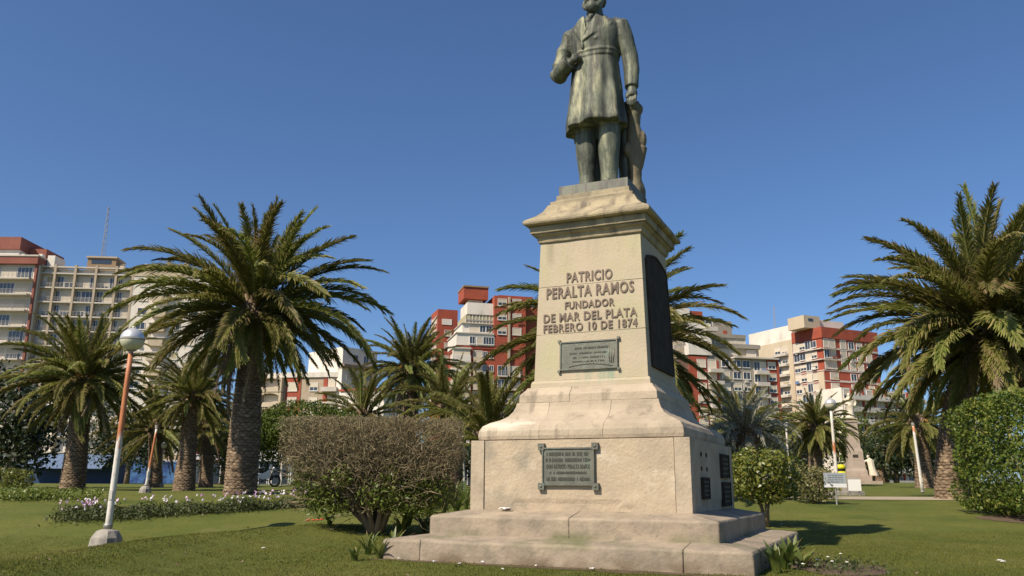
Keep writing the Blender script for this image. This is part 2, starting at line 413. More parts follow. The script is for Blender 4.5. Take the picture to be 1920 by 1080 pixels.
# mown grass blades where single blades can still be made out
def grass(name, n, x0, x1, y0, y1, h, label):
    y = rng.random(n) ** 1.0 * (y1 - y0) + y0
    x = (rng.random(n) * 2 - 1) * 0.66 * y
    keep = (x > x0) & (x < x1)
    # not under the monument steps
    th = R(-24.18); lx = (x - 1.388) * math.cos(th) + (y - 12.023) * math.sin(th); ly = -(x - 1.388) * math.sin(th) + (y - 12.023) * math.cos(th)
    keep &= ~((abs(lx) < 2.25) & (abs(ly) < 2.25))
    keep &= ~(((x - 3.7) / 0.55) ** 2 + ((y - 10.0) / 0.85) ** 2 < 1.0)
    x, y = x[keep], y[keep]; n = len(x)
    z = np.array([ground_z(a, b) for a, b in zip(x, y)])
    a = rng.random(n) * 2 * math.pi; hh = h * (0.5 + rng.random(n)); w = 0.0035 + 0.004 * rng.random(n)
    lean = (rng.random(n) - 0.2) * 0.8 * hh; la = rng.random(n) * 2 * math.pi
    V = np.empty((n, 3, 3))
    V[:, 0] = np.stack([x - np.cos(a) * w, y - np.sin(a) * w, z - 0.004], 1)
    V[:, 1] = np.stack([x + np.cos(a) * w, y + np.sin(a) * w, z - 0.004], 1)
    V[:, 2] = np.stack([x + np.cos(la) * lean, y + np.sin(la) * lean, z + hh], 1)
    F = np.arange(n * 3).reshape(n, 3)
    nzv = np.array([noise.noise(Vector((p * 0.7, q * 0.7, 0))) for p, q in zip(x, y)])
    nz2 = np.array([noise.noise(Vector((p * 2.6, q * 2.6, 4))) for p, q in zip(x, y)])
    hh_k = np.clip(1 + 0.9 * nz2, 0.25, 2.2); V[:, 2, 2] = (V[:, 2, 2] - z) * hh_k + z
    rnd = np.clip(0.42 + 0.40 * nzv + 0.22 * nz2 + 0.22 * rng.standard_normal(n), 0, 1)
    return tag(link(name, np_mesh(name, V.reshape(-1, 3), F, M['blade'], rnd)), label, 'grass', None, 'stuff')
grass('grass', 260000, -9.5, 11.5, 7.2, 16.5, 0.014, 'short mown grass blades of the lawn around the monument')

# ground sheets: path, soil, street behind the square
def sheet(name, outline, material, lift, label, step=None):
    bm = bmesh.new()
    vs = [bm.verts.new((x, y, ground_z(x, y) + lift)) for x, y in outline]
    bm.faces.new(vs)
    bmesh.ops.triangulate(bm, faces=bm.faces[:])
    for _ in range(step or 0):
        bmesh.ops.subdivide_edges(bm, edges=bm.edges[:], cuts=1, use_grid_fill=True)
    for v in bm.verts: v.co.z = ground_z(v.co.x, v.co.y) + lift
    me = bpy.data.meshes.new(name); bm.to_mesh(me); bm.free(); me.materials.append(material)
    return tag(link(name, me), label, None, None, 'structure')
pl = []
for k in range(30):
    y = 25.6 - 0.055 * k; x = 3.5 + 1.0 * k
    pl.append((x, y))
def strip(name, pts, half, material, lift, label):
    V, F = [], []
    for i, (x, y) in enumerate(pts):
        for s in (-1, -0.33, 0.33, 1): V.append((x, y + s * half, ground_z(x, y + s * half) + lift))
    for i in range(len(pts) - 1):
        for j in range(3): F.append((i * 4 + j, (i + 1) * 4 + j, (i + 1) * 4 + j + 1, i * 4 + j + 1))
    return tag(link(name, np_mesh(name, V, F, material)), label, None, None, 'structure')
strip('footpath', pl, 0.85, M['path'], 0.012, 'pale gravel footpath crossing the lawn')
# bare soil bed beside the monument, bare ground at its foot
bed = []
for k in range(26):
    q = 2 * math.pi * k / 26; r = 1 + 0.12 * math.sin(3 * q + 1) + 0.08 * math.sin(5 * q)
    bed.append((3.7 + 0.55 * r * math.cos(q), 10.0 + 0.85 * r * math.sin(q)))
sheet('soil_bed', bed, M['soil'], 0.006, 'bare brown soil bed beside the right corner of the steps', 3)
foot = []
for k in range(33):
    t = k / 32; lx = -2.35 + 4.5 * t
    foot.append((lx, -2.2))
for k in range(33):
    t = 1 - k / 32; lx = -2.35 + 4.5 * t
    foot.append((lx, -2.36 - 0.16 * (1 + noise.noise(Vector((lx * 1.6, 2.0, 0)))) * (0.4 + t)))
ca, sa = math.cos(R(-24.18)), math.sin(R(-24.18))
sheet('bare_earth', [(1.388 + ca * x - sa * y, 12.023 + sa * x + ca * y) for x, y in foot], M['soil'], 0.004, 'worn strip of bare earth along the bottom step', 1)
strip('road', [(-150 + 12 * k, 92) for k in range(27)], 6, M['asphalt'], 0.05, 'asphalt street running behind the square')
# ------------------------------------------------------------------ the monument
MON_C, MON_R = (1.388, 12.023), R(-24.18)
mon = empty('monument_pedestal', (MON_C[0], MON_C[1], 0), MON_R)
tag(mon, 'tall tan stone pedestal with bronze lettering under the bronze statue', 'pedestal')

def ring_stones(name, prof, cuts, material, gap=0.004, inset=0.22, jitter=0.003, wear=0.004):
    """a course running round the four sides: prof = (half width, half depth, z) from bottom to top; cuts = where the front is split
    (one list for each side, front right back left). Every stone is a closed mesh of its own."""
    for side in range(4):
        q = math.pi / 2 * side
        cq, sq = math.cos(q), math.sin(q)
        cs = cuts[side] if isinstance(cuts, dict) and side in cuts else (cuts if isinstance(cuts, list) and side == 0 else [])
        bounds = [None] + list(cs) + [None]
        for k in range(len(bounds) - 1):
            mb = MB(); jo = random.uniform(-jitter, jitter) if len(bounds) > 2 else 0
            cols = []
            for w, d, z in prof:
                a, b = (w, d) if side % 2 == 0 else (d, w)
                x0 = -a if bounds[k] is None else bounds[k] + gap
                x1 = a if bounds[k + 1] is None else bounds[k + 1] - gap
                n = 25
                cols.append([(x0 + (x1 - x0) * i / (n - 1), -b - jo) for i in range(n)])
            def P(x, y, z): return (x * cq - y * sq, x * sq + y * cq, z)
            sd = random.uniform(0, 50)
            def wob(x, z): return wear * (noise.noise(Vector((x * 2.2, z * 3, sd))) + 0.7 * noise.noise(Vector((x * 7, z * 8, sd))))
            outer = [[P(x, y + wob(x, prof[i][2]), prof[i][2] + 0.6 * wob(x + 9, prof[i][2])) for x, y in cols[i]] for i in range(len(prof))]
            n = len(outer[0]); base = len(mb.v)
            inner = []
            for i, (w, d, z) in enumerate(prof):
                b = d if side % 2 == 0 else w
                y_in = -b + inset
                x0, x1 = cols[i][0][0], cols[i][-1][0]
                xi0 = x0 + (inset if bounds[k] is None else 0); xi1 = x1 - (inset if bounds[k + 1] is None else 0)
                inner.append([P(xi0, y_in, z), P(xi1, y_in, z)])
            rows = len(prof)
            for r_ in outer: mb.v += r_
            for i in range(rows - 1):
                for j in range(n - 1):
                    a0 = base + i * n + j
                    mb.f.append((a0, a0 + 1, a0 + n + 1, a0 + n)); mb.m.append(0)
            kb = len(mb.v)
            for r_ in inner: mb.v += r_
            for i in range(rows - 1):                                   # ends and back
                mb.f.append((base + (i + 1) * n, kb + 2 * (i + 1), kb + 2 * i, base + i * n)); mb.m.append(0)
                mb.f.append((base + i * n + n - 1, kb + 2 * i + 1, kb + 2 * (i + 1) + 1, base + (i + 1) * n + n - 1)); mb.m.append(0)
                mb.f.append((kb + 2 * i, kb + 2 * (i + 1), kb + 2 * (i + 1) + 1, kb + 2 * i + 1)); mb.m.append(0)
            e = base + (rows - 1) * n
            mb.f.append(tuple(e + j for j in range(n)) + (kb + 2 * (rows - 1) + 1, kb + 2 * (rows - 1))); mb.m.append(0)
            mb.f.append((kb, kb + 1) + tuple(base + j for j in reversed(range(n)))); mb.m.append(0)
            mb.build(name, material, mon)

# two weathered steps (their tops fall outwards), each of a few long stones
ring_stones('step_stone', [(2.262, 2.262, -0.15), (2.262, 2.262, 0.03), (2.258, 2.256, 0.215), (2.24, 2.238, 0.242), (1.80, 1.78, 0.300)],
            {0: [-1.72, 1.52], 1: [-0.9], 2: [0.2], 3: [0.4]}, M['step_stone'], 0.0035, 0.55, wear=0.011)
ring_stones('step_stone', [(1.840, 1.818, 0.27), (1.840, 1.818, 0.500), (1.825, 1.803, 0.523), (1.44, 1.40, 0.597)],
            {0: [0.06], 1: [0.3], 2: [0.1], 3: [-.2]}, M['step_stone'], 0.0025, 0.5, wear=0.009)
core = MB()
core.box(-1.70, 1.70, -1.68, 1.68, -0.1, 0.285); core.box(-1.38, 1.38, -1.34, 1.34, 0.28, 1.484)
core.box(-0.90, 0.90, -0.87, 0.87, 1.48, 1.99); core.box(-0.70, 0.70, -0.67, 0.67, 1.98, 4.34); core.box(-0.50, 0.50, -0.49, 0.49, 4.33, 5.09)
core.build('mortar_core', M['mortar'], mon)
# die: corner piers and rendered panels between them
for sx in (-1, 1):
    for sy in (-1, 1):
        mb = MB()
        x0, x1 = sorted((sx * 1.464, sx * 1.272)); y0, y1 = sorted((sy * 1.425, sy * 1.235))
        mb.box(x0, x1, y0, y1, 0.56, 1.480)
        mb.build('corner_pier', M['stone'], mon)
def panel(name, x0, x1, y, z0, z1, rz, material, seed):
    """a rendered panel with an uneven plaster face and a broken lower edge"""
    mb = MB(); nx_, nz_ = 46, 16
    V = []
    for j in range(nz_ + 1):
        for i in range(nx_ + 1):
            x = x0 + (x1 - x0) * i / nx_; z = z0 + (z1 - z0) * j / nz_
            n1 = noise.noise(Vector((x * 3, z * 3, seed))); n2 = noise.noise(Vector((x * 9, z * 9, seed + 4)))
            t = z - (z0 + 0.13 + 0.05 * noise.noise(Vector((x * 2.1, seed, 0))))
            off = 0.004 * n1 + 0.003 * n2 - (0.012 if (t < 0 and -0.85 < x < 0.75) else 0)
            V.append((x, y - off, z))
    mb.v += V
    for j in range(nz_):
        for i in range(nx_):
            a = j * (nx_ + 1) + i
            mb.f.append((a, a + 1, a + nx_ + 2, a + nx_ + 1)); mb.m.append(0)
    k = len(mb.v); n = nx_ + 1; top = nz_ * n
    mb.v += [(x0, y + 0.16, z0), (x1, y + 0.16, z0), (x1, y + 0.16, z1), (x0, y + 0.16, z1)]
    mb.f += [(k, k + 3, k + 2, k + 1), tuple(top + i for i in range(n)) + (k + 2, k + 3), (k, k + 1) + tuple(reversed(range(n))),
             tuple(range(0, top + 1, n)) + (k + 3, k), (k + 1, k + 2) + tuple(reversed(range(nx_, top + n, n)))]
    mb.m += [0] * 5
    return mb.build(name, material, mon, rz=rz)
panel('front_panel', -1.264, 1.264, -1.410, 0.57, 1.478, 0, M['plaster'], 1.0)
panel('side_panel', -1.227, 1.227, -1.448, 0.57, 1.478, R(90), M['stone'], 5.0)
panel('side_panel', -1.264, 1.264, -1.410, 0.57, 1.478, R(180), M['stone'], 9.0)
panel('side_panel', -1.227, 1.227, -1.448, 0.57, 1.478, R(270), M['stone'], 13.0)
# swept base, plinth bands, shaft in three courses, cornice and cap
ring_stones('base_moulding', [(1.378, 1.367, 1.490), (1.388, 1.377, 1.535), (1.382, 1.371, 1.605), (1.345, 1.336, 1.672), (1.265, 1.257, 1.722), (1.165, 1.158, 1.763),
                              (1.085, 1.08, 1.815), (1.032, 1.027, 1.88), (1.003, 0.998, 1.95), (0.992, 0.987, 2.000)],
            {0: [-0.51, 0.36], 1: [-.3, .5], 2: [0], 3: [.2]}, M['stone'], 0.0016, 0.25, 0.001, 0.005)
ring_stones('plinth_band', [(0.972, 0.967, 2.003), (0.966, 0.960, 2.105), (0.945, 0.937, 2.135), (0.905, 0.892, 2.180), (0.885, 0.868, 2.215)],
            {0: [-0.23]}, M['stone'], 0.0015, 0.25, 0.001)
ring_stones('plinth_band', [(0.853, 0.832, 2.218), (0.848, 0.826, 2.280), (0.832, 0.808, 2.314)], [], M['shaft_stone'], 0.003, 0.2)
def shaft_wd(z):
    t = (z - 2.317) / 2.008
    return 0.815 - 0.07 * t, 0.791 - 0.078 * t
for z0, z1 in ((2.317, 2.968), (2.973, 3.662), (3.667, 4.325)):
    ring_stones('shaft_course', [(*shaft_wd(z0), z0), (*shaft_wd((z0 + z1) / 2), (z0 + z1) / 2), (*shaft_wd(z1), z1)], [], M['shaft_stone'], 0.003, 0.3)
ring_stones('cornice', [(0.756, 0.724, 4.328), (0.772, 0.74, 4.34), (0.790, 0.758, 4.415), (0.815, 0.785, 4.428), (0.832, 0.803, 4.436), (0.834, 0.805, 4.458)],
            [], M['cap_stone'], 0.003, 0.25)
ring_stones('cornice', [(0.858, 0.830, 4.461), (0.863, 0.835, 4.470), (0.863, 0.835, 4.566)], [], M['cap_stone'], 0.003, 0.25)
ring_stones('cap_stone', [(0.90, 0.885, 4.570), (0.932, 0.925, 4.582), (0.941, 0.934, 4.605), (0.936, 0.929, 4.640), (0.895, 0.888, 4.672), (0.800, 0.793, 4.735), (0.715, 0.708, 4.820),
                          (0.668, 0.662, 4.905), (0.660, 0.654, 4.930)], [], M['cap_stone'], 0.003, 0.35)
ring_stones('cap_stone', [(0.632, 0.626, 4.932), (0.630, 0.624, 4.985), (0.585, 0.578, 5.005), (0.560, 0.552, 5.030), (0.556, 0.549, 5.098)], [], M['cap_stone'], 0.003, 0.42)

# ---- lettering: every letter a raised bronze piece
def text_letters(body, width, height, depth, name='letter'):
    cu = bpy.data.curves.new('lettering', 'FONT'); cu.body = body; cu.size = 1.0; cu.extrude = 0.5; cu.offset = 0.022
    cu.resolution_u = 3; cu.space_character = 1.12
    ob = bpy.data.objects.new('lettering', cu); COL.objects.link(ob)
    bpy.context.view_layer.update()
    me = bpy.data.meshes.new_from_object(ob.evaluated_get(bpy.context.evaluated_depsgraph_get()))
    bpy.data.objects.remove(ob); bpy.data.curves.remove(cu)
    co = np.array([v.co for v in me.vertices]); faces = [tuple(p.vertices) for p in me.polygons]
    bpy.data.meshes.remove(me)
    par = list(range(len(co)))
    def find(a):
        while par[a] != a: par[a] = par[par[a]]; a = par[a]
        return a
    key = {}
    for i, c in enumerate(co):                                           # weld doubled points
        k = tuple(np.round(c, 4))
        if k in key: par[find(i)] = find(key[k])
        else: key[k] = i
    for f in faces:
        for a in f[1:]: par[find(a)] = find(f[0])
    lo, hi = co.min(0), co.max(0)
    sc = np.array([width / (hi[0] - lo[0]), height / (hi[1] - lo[1]), depth / (hi[2] - lo[2])])
    co = (co - np.array([(lo[0] + hi[0]) / 2, (lo[1] + hi[1]) / 2, lo[2]])) * sc
    out = {}
    for f in faces: out.setdefault(find(f[0]), []).append(f)
    res = []
    for fs in out.values():
        idx = sorted({a for f in fs for a in f}); mp = {a: i for i, a in enumerate(idx)}
        res.append(([tuple(co[a]) for a in idx], [tuple(mp[a] for a in f) for f in fs]))
    return res
def letters_on(parent, body, cx, cz, ydepth, tilt, width, height, depth, material, name='letter', joined=False):
    mtx = Matrix.Translation((cx, ydepth, cz)) @ Matrix.Rotation(R(90) - tilt, 4, 'X')
    allv, allf = [], []
    for vs, fs in text_letters(body, width, height, depth):
        vs = [tuple(mtx @ Vector(v)) for v in vs]
        if joined:
            k = len(allv); allv += vs; allf += [tuple(k + a for a in f) for f in fs]; continue
        me = bpy.data.meshes.new(name); me.from_pydata(vs, [], fs); me.materials.append(material); me.update()
        link(name, me, parent)
    if joined:
        me = bpy.data.meshes.new(name); me.from_pydata(allv, [], allf); me.materials.append(material); me.update()
        link(name, me, parent)
TILT = math.atan(0.078 / 2.008)
for body, cz, w, h in (('PATRICIO', 3.775, 0.675, 0.150), ('PERALTA RAMOS', 3.565, 1.285, 0.165), ('FUNDADOR', 3.370, 0.725, 0.108),
                       ('DE MAR DEL PLATA', 3.205, 1.365, 0.122), ('FEBRERO 10 DE 1874', 3.055, 1.365, 0.118)):
    letters_on(mon, body, 0.0, cz, -shaft_wd(cz)[1] - 0.001, TILT, w, h, 0.013, M['bronze_letter'])

# ---- plaques
def plaque(name, cx, cz, w, h, y, tilt, rz, material, lines, ears=True, thick=0.03, bolts=True):
    root = MB()
    root.box(-w / 2, w / 2, -thick, 0.0, -h / 2, h / 2)
    b = 0.018
    for a in ((-w / 2, w / 2, h / 2 - b, h / 2), (-w / 2, w / 2, -h / 2, -h / 2 + b), (-w / 2, -w / 2 + b, -h / 2 + b, h / 2 - b), (w / 2 - b, w / 2, -h / 2 + b, h / 2 - b)):
        root.box(a[0], a[1], -thick - 0.014, -thick - 0.001, a[2], a[3])
    if ears:
        e = 0.085 if ears == True else ears
        for sx in (-1, 1):
            for sz in (-1, 1):
                x, z = sx * (w / 2 + 0.012), sz * (h / 2 + 0.012)
                root.box(x - e / 2, x + e / 2, -thick - 0.017, -0.001, z - e / 2, z + e / 2)
    p = root.build(name, material, mon)
    p.matrix_local = Matrix.Rotation(rz, 4, 'Z') @ Matrix.Translation((cx, y, cz)) @ Matrix.Rotation(-tilt, 4, 'X')
    if ears and bolts:
        for sx in (-1, 1):
            for sz in (-1, 1):
                bb = MB(); bb.ball((sx * (w / 2 + 0.012), -thick - 0.018, sz * (h / 2 + 0.012)), (0.018, 0.012, 0.018), 8, 5)
                bb.build('bolt', material, p, True)
    for body, cxl, czl, wl, hl in lines:
        letters_on(p, body, cxl, czl, -thick - 0.0005, 0, wl, hl, 0.006, M['plaque_text'], 'lettering', True)
    return p
pq = plaque('plaque', -0.085, 1.14, 0.70, 0.47, -1.414, 0, 0, M['plaque'], [('DON PATRICIO PERALTA RAMOS', 0, 0.0, 0.58, 0.055)])
def worn_lines(p, spec, thick=0.03):
    """rows of worn raised lettering too blurred to read: uneven little bars"""
    mb = MB()
    for cx, cz, w, h in spec:
        x = cx - w / 2
        while x < cx + w / 2 - 0.01:
            g = random.uniform(0.008, 0.02)
            if random.random() < 0.86:
                t = random.uniform(0.6, 1.0) * h
                mb.box(x, x + g * 0.7, -thick - 0.006, -thick - 0.0005, cz - t / 2, cz + t / 2)
            x += g
    o = mb.build('worn_lettering', M['plaque_text'], p); o['kind'] = 'stuff'
worn_lines(pq, [(0, 0.155, 0.58, 0.055), (0, 0.08, 0.60, 0.05), (0, -0.078, 0.50, 0.035), (0, -0.155, 0.58, 0.05)])
pu = plaque('plaque', -0.01, 2.645, 0.83, 0.40, -shaft_wd(2.645)[1] - 0.001, TILT, 0, M['plaque'], [], ears=0.035, thick=0.022, bolts=False)
worn_lines(pu, [(0.05, 0.10, 0.50, 0.03), (0.0, 0.03, 0.55, 0.022), (0.02, -0.03, 0.50, 0.025), (0.0, -0.085, 0.46, 0.02)], 0.022)
mb = MB()
for k in range(12):                                                     # a relief palm branch along the lower edge
    x = -0.28 + k * 0.052; mb.tube([(x, -0.022, -0.155 + 0.03 * math.sin(k / 11 * 3.14)), (x + 0.05, -0.024, -0.15 + 0.03 * math.sin((k + 1) / 11 * 3.14))], [0.009, 0.006], 6)
mb.build('relief_branch', M['plaque'], pu, True)
for k in range(3):                                                      # relief figure at the right end
    mb = MB(); mb.tube([(0.30 + 0.03 * k, -0.02, 0.12 - 0.02 * k), (0.29 + 0.035 * k, -0.022, -0.02), (0.31 + 0.02 * k, -0.02, -0.13)], [0.009, 0.011, 0.007], 6)
    mb.build('relief_figure', M['plaque'], pu, True)
# tall dark relief plaque with an arched head on the right side of the shaft
out = [(-0.60, 2.47), (0.60, 2.47), (0.58, 3.98), (0.50, 4.06), (0.22, 4.12), (0.0, 4.15), (-0.22, 4.12), (-0.50, 4.06), (-0.58, 3.98)]
mb = MB()
def SP(y, z, off):                                                      # point of the battered right face
    return (shaft_wd(z)[0] + off, y, z)
mb.loft([[SP(y, z, 0.0) for y, z in out], [SP(y, z, 0.035) for y, z in out], [SP(y * 0.985, 2.47 + (z - 2.47) * 0.99 + 0.01, 0.04) for y, z in out],
         [SP(y * 0.95, 2.47 + (z - 2.47) * 0.965 + 0.03, 0.039) for y, z in out], [SP(y * 0.94, 2.47 + (z - 2.47) * 0.96 + 0.034, 0.026) for y, z in out]])
rel = mb.build('relief_plaque', M['plaque_dark'], mon); rel['label'] = 'tall dark bronze relief with arched head'
for cy, z0, h in ():
    mb = MB()
    for rr, zz in ((0.10, 0.05), (0.12, 0.35), (0.11, 0.6), (0.13, 0.78)): pass
    mb.tube([SP(cy, z0, 0.0), SP(cy, z0 + h * 0.4, 0.005), SP(cy - 0.02, z0 + h * 0.75, -0.02), SP(cy, z0 + h * 0.82, 0.03)], [0.08, 0.07, 0.10, 0.04], 10)
    c = SP(cy, z0 + h * 0.92, 0.045); mb.ball(c, (0.035, 0.06, 0.085), 10, 6)
    mb.build('relief_figure', M['plaque_dark'], rel, True)
for ly, cz, w, h in ((-0.62, 0.88, 0.40, 0.27), (0.80, 1.185, 0.56, 0.33), (0.84, 0.80, 0.56, 0.33)):
    q_ = plaque('plaque', ly, cz, w, h, -1.449, 0, R(90), M['plaque_dark'], [], ears=False, thick=0.025)
    worn_lines(q_, [(0, z * h, w * 0.8, 0.03) for z in (0.3, 0.1, -0.1, -0.3)], 0.025)
for ly in (-0.75, -0.42):
    for cz in (1.30, 1.12):
        mb = MB(); mb.lathe([(0.03, 0), (0.028, 0.012), (0.012, 0.016)], 10)
        o = mb.build('fixing_hole', M['plaque_dark'], mon); o.matrix_local = Matrix.Translation((1.447, ly, cz)) @ Matrix.Rotation(R(90), 4, 'Y')
# ------------------------------------------------------------------ the bronze statue
def ell(cx, cy, z, rx, ry, n=40, fold=0.0, k=7, ph=0.0, sq=2.0):
    out = []
    for j in range(n):
        q = 2 * math.pi * j / n
        c, s = math.cos(q), math.sin(q)
        m = (abs(c) ** sq + abs(s) ** sq) ** (-1 / sq)
        f = 1 + fold * (math.sin(k * q + ph) + 0.6 * math.sin((k + 4) * q + 2.1 * ph + 1.3))
        out.append((cx + rx * m * c * f, cy + ry * m * s * f, z))
    return out

def remesh(mb, voxel, name, material, parent, smooth_it=4, wrinkle=0.0):
    me0 = mb.mesh('tmp', material)
    tmp = bpy.data.objects.new('tmp', me0); COL.objects.link(tmp)
    md = tmp.modifiers.new('r', 'REMESH'); md.mode = 'VOXEL'; md.voxel_size = voxel
    sm = tmp.modifiers.new('s', 'SMOOTH'); sm.factor = 0.5; sm.iterations = smooth_it
    bpy.context.view_layer.update()
    me = bpy.data.meshes.new_from_object(tmp.evaluated_get(bpy.context.evaluated_depsgraph_get()))
    bpy.data.objects.remove(tmp); bpy.data.meshes.remove(me0)
    me.name = name
    if wrinkle:
        n = len(me.vertices); co = np.empty(n * 3, dtype=np.float32); no = np.empty(n * 3, dtype=np.float32)
        me.vertices.foreach_get('co', co); me.vertices.foreach_get('normal', no)
        co = co.reshape(-1, 3); no = no.reshape(-1, 3)
        d = np.array([noise.noise(Vector((p[0] * 7, p[1] * 7, p[2] * 3.0))) + 0.35 * noise.noise(Vector((p[0] * 13 + p[2] * 5, p[1] * 13, p[2] * 9 + 7))) + 0.12 * noise.noise(Vector((p[0] * 40, p[1] * 40, p[2] * 40))) for p in co.tolist()], dtype=np.float32)
        co += no * (d * wrinkle)[:, None]
        me.vertices.foreach_set('co', co.ravel())
    me.materials.clear(); me.materials.append(material)
    me.polygons.foreach_set('use_smooth', [True] * len(me.polygons))
    me.update()
    return link(name, me, parent)

th = MON_R
ST = empty('statue', (MON_C[0], MON_C[1], 5.0985), MON_R)
tag(ST, 'green patinated bronze statue of a bearded man in a long frock coat', 'statue')
mb = MB()
mb.box(-0.529, 0.529, -0.52, 0.52, 0.0, 0.148)
mb.build('base_plate', M['patina_base'], ST)
for x in (-0.33, -0.13):                                               # cast seams of the base plate
    s_ = MB(); s_.box(x - 0.006, x + 0.006, -0.524, -0.518, 0.0, 0.15); s_.build('seam', M['concrete'], ST)
fig = MB()
OX, B = -0.09, 0.146
def S(x, y, z): return (x + OX, y, z + B)
# frock coat: skirt, waist, chest, shoulders
sk = []
for z, rx, ry, cy, f in ((1.08, 0.475, 0.40, 0.0, 0.075), (1.14, 0.478, 0.402, 0.0, 0.075), (1.35, 0.45, 0.365, 0.005, 0.062), (1.65, 0.42, 0.33, 0.01, 0.045), (1.95, 0.39, 0.295, 0.015, 0.026),
                         (2.20, 0.372, 0.275, 0.02, 0.006), (2.32, 0.362, 0.268, 0.02, 0.0)):
    sk.append(ell(OX - 0.01, cy, z + B - (0.0), rx, ry, 56, f, 8, 0.7, 2.2))
for j in range(56):                                                    # the hem dips on the right hand side and at the back
    x, y, z = sk[0][j]; sk[0][j] = (x, y, z - 0.07 * max(0, -(x - OX)) / 0.5 - 0.05 * max(0, y) / 0.4)
fig.loft(sk)
fig.loft([ell(OX, 0.02, z + B, rx, ry, 48, 0, 7, 0, 2.3) for z, rx, ry in ((2.22, 0.378, 0.285), (2.32, 0.380, 0.288), (2.345, 0.375, 0.284), (2.5, 0.405, 0.30), (2.65, 0.43, 0.30), (2.76, 0.43, 0.275), (2.84, 0.38, 0.23),
                                                                        (2.90, 0.27, 0.19), (2.96, 0.165, 0.155), (3.06, 0.135, 0.14), (3.2, 0.12, 0.13))])
fig.loft([ell(OX, 0.02, z + B, rx, ry, 48, 0, 7, 0, 2.3) for z, rx, ry in ((2.285, 0.380, 0.288), (2.30, 0.391, 0.299), (2.315, 0.391, 0.299), (2.33, 0.380, 0.288))])     # waist seam
# collar and lapels
fig.tube([S(-0.20, -0.12, 2.87), S(-0.15, 0.05, 2.97), S(0.0, 0.14, 3.02), S(0.15, 0.05, 2.97), S(0.20, -0.12, 2.87)], [0.05, 0.065, 0.07, 0.065, 0.05], 10)
def plate(pts, y_out, th_):
    """thin slab of cloth: polygon in x,z pushed out to y_out"""
    a = [S(x, y_out(x, z), z) for x, z in pts]; b = [S(x, y_out(x, z) + th_, z) for x, z in pts]
    fig.loft([a, b])
chest_y = lambda x, z: 0.02 - 0.315 * math.sqrt(max(0.05, 1 - (x / 0.44) ** 2)) * (1 - 0.9 * max(0, z - 2.74)) - 0.012
plate([(0.10, 2.93), (0.19, 2.88), (0.34, 2.74), (0.33, 2.70), (0.05, 2.545), (-0.10, 2.47), (-0.125, 2.50), (-0.02, 2.72)], chest_y, 0.05)
plate([(-0.10, 2.93), (-0.19, 2.88), (-0.30, 2.76), (-0.28, 2.70), (-0.15, 2.48), (-0.125, 2.50), (-0.06, 2.70)], chest_y, 0.05)
plate([(-0.145, 2.48), (-0.115, 2.47), (-0.10, 2.34), (-0.135, 2.34)], lambda x, z: chest_y(x, z) - 0.004, 0.06)
# shirt front and cravat
fig.ball(S(0.0, -0.19, 2.92), (0.055, 0.05, 0.05), 10, 8); fig.ball(S(-0.03, -0.22, 2.84), (0.05, 0.04, 0.07), 10, 8)
for z in (2.46,):
    for x in (0.10,): fig.ball(S(x, 0.02 - 0.298 * math.sqrt(1 - (x / 0.46) ** 2), z + 0.02), 0.02, 8, 6)
# right arm: elbow out, hand tucked into the coat front
fig.tube([S(-0.30, 0.02, 2.80), S(-0.425, 0.02, 2.74), S(-0.515, 0.015, 2.50), S(-0.60, 0.0, 2.24), S(-0.625, -0.03, 2.10), S(-0.575, -0.11, 2.035), S(-0.44, -0.24, 2.085), S(-0.32, -0.30, 2.135)],
         [0.12, 0.145, 0.145, 0.135, 0.135, 0.135, 0.122, 0.115], 18)
fig.tube([S(-0.35, -0.285, 2.12), S(-0.25, -0.31, 2.16), S(-0.15, -0.28, 2.20)], [0.07, 0.065, 0.05], 12)
for k in range(3):                                                     # knuckles just showing
    fig.tube([S(-0.27 + 0.01 * k, -0.355 + 0.006 * k, 2.20 - 0.04 * k), S(-0.19, -0.335, 2.22 - 0.04 * k)], [0.022, 0.018], 8)
# left arm hanging, cuff, hand resting on the stump
fig.tube([S(0.30, 0.02, 2.82), S(0.415, 0.03, 2.775), S(0.48, 0.055, 2.52), S(0.545, 0.085, 2.24), S(0.57, 0.06, 1.96), S(0.575, 0.01, 1.72), S(0.576, 0.0, 1.66)],
         [0.12, 0.142, 0.140, 0.130, 0.118, 0.108, 0.106], 18)
HX = -0.06
fig.tube([S(0.576, 0.0, 1.72), S(0.582, -0.01, 1.62), S(0.588, -0.02, 1.54), S(0.592, -0.028, 1.49)], [0.065, 0.072, 0.085, 0.075], 14)
for k, (dx, ln) in enumerate(((-0.058, 0.15), (-0.02, 0.18), (0.02, 0.17), (0.056, 0.135))):
    fig.tube([S(0.592 + dx, -0.04, 1.50), S(0.594 + dx * 1.1, -0.075, 1.50 - ln * 0.5), S(0.595 + dx * 1.1, -0.055, 1.50 - ln)], [0.024, 0.022, 0.018], 8)
fig.tube([S(0.54, -0.01, 1.60), S(0.515, -0.06, 1.53), S(0.52, -0.09, 1.46)], [0.028, 0.025, 0.02], 8)
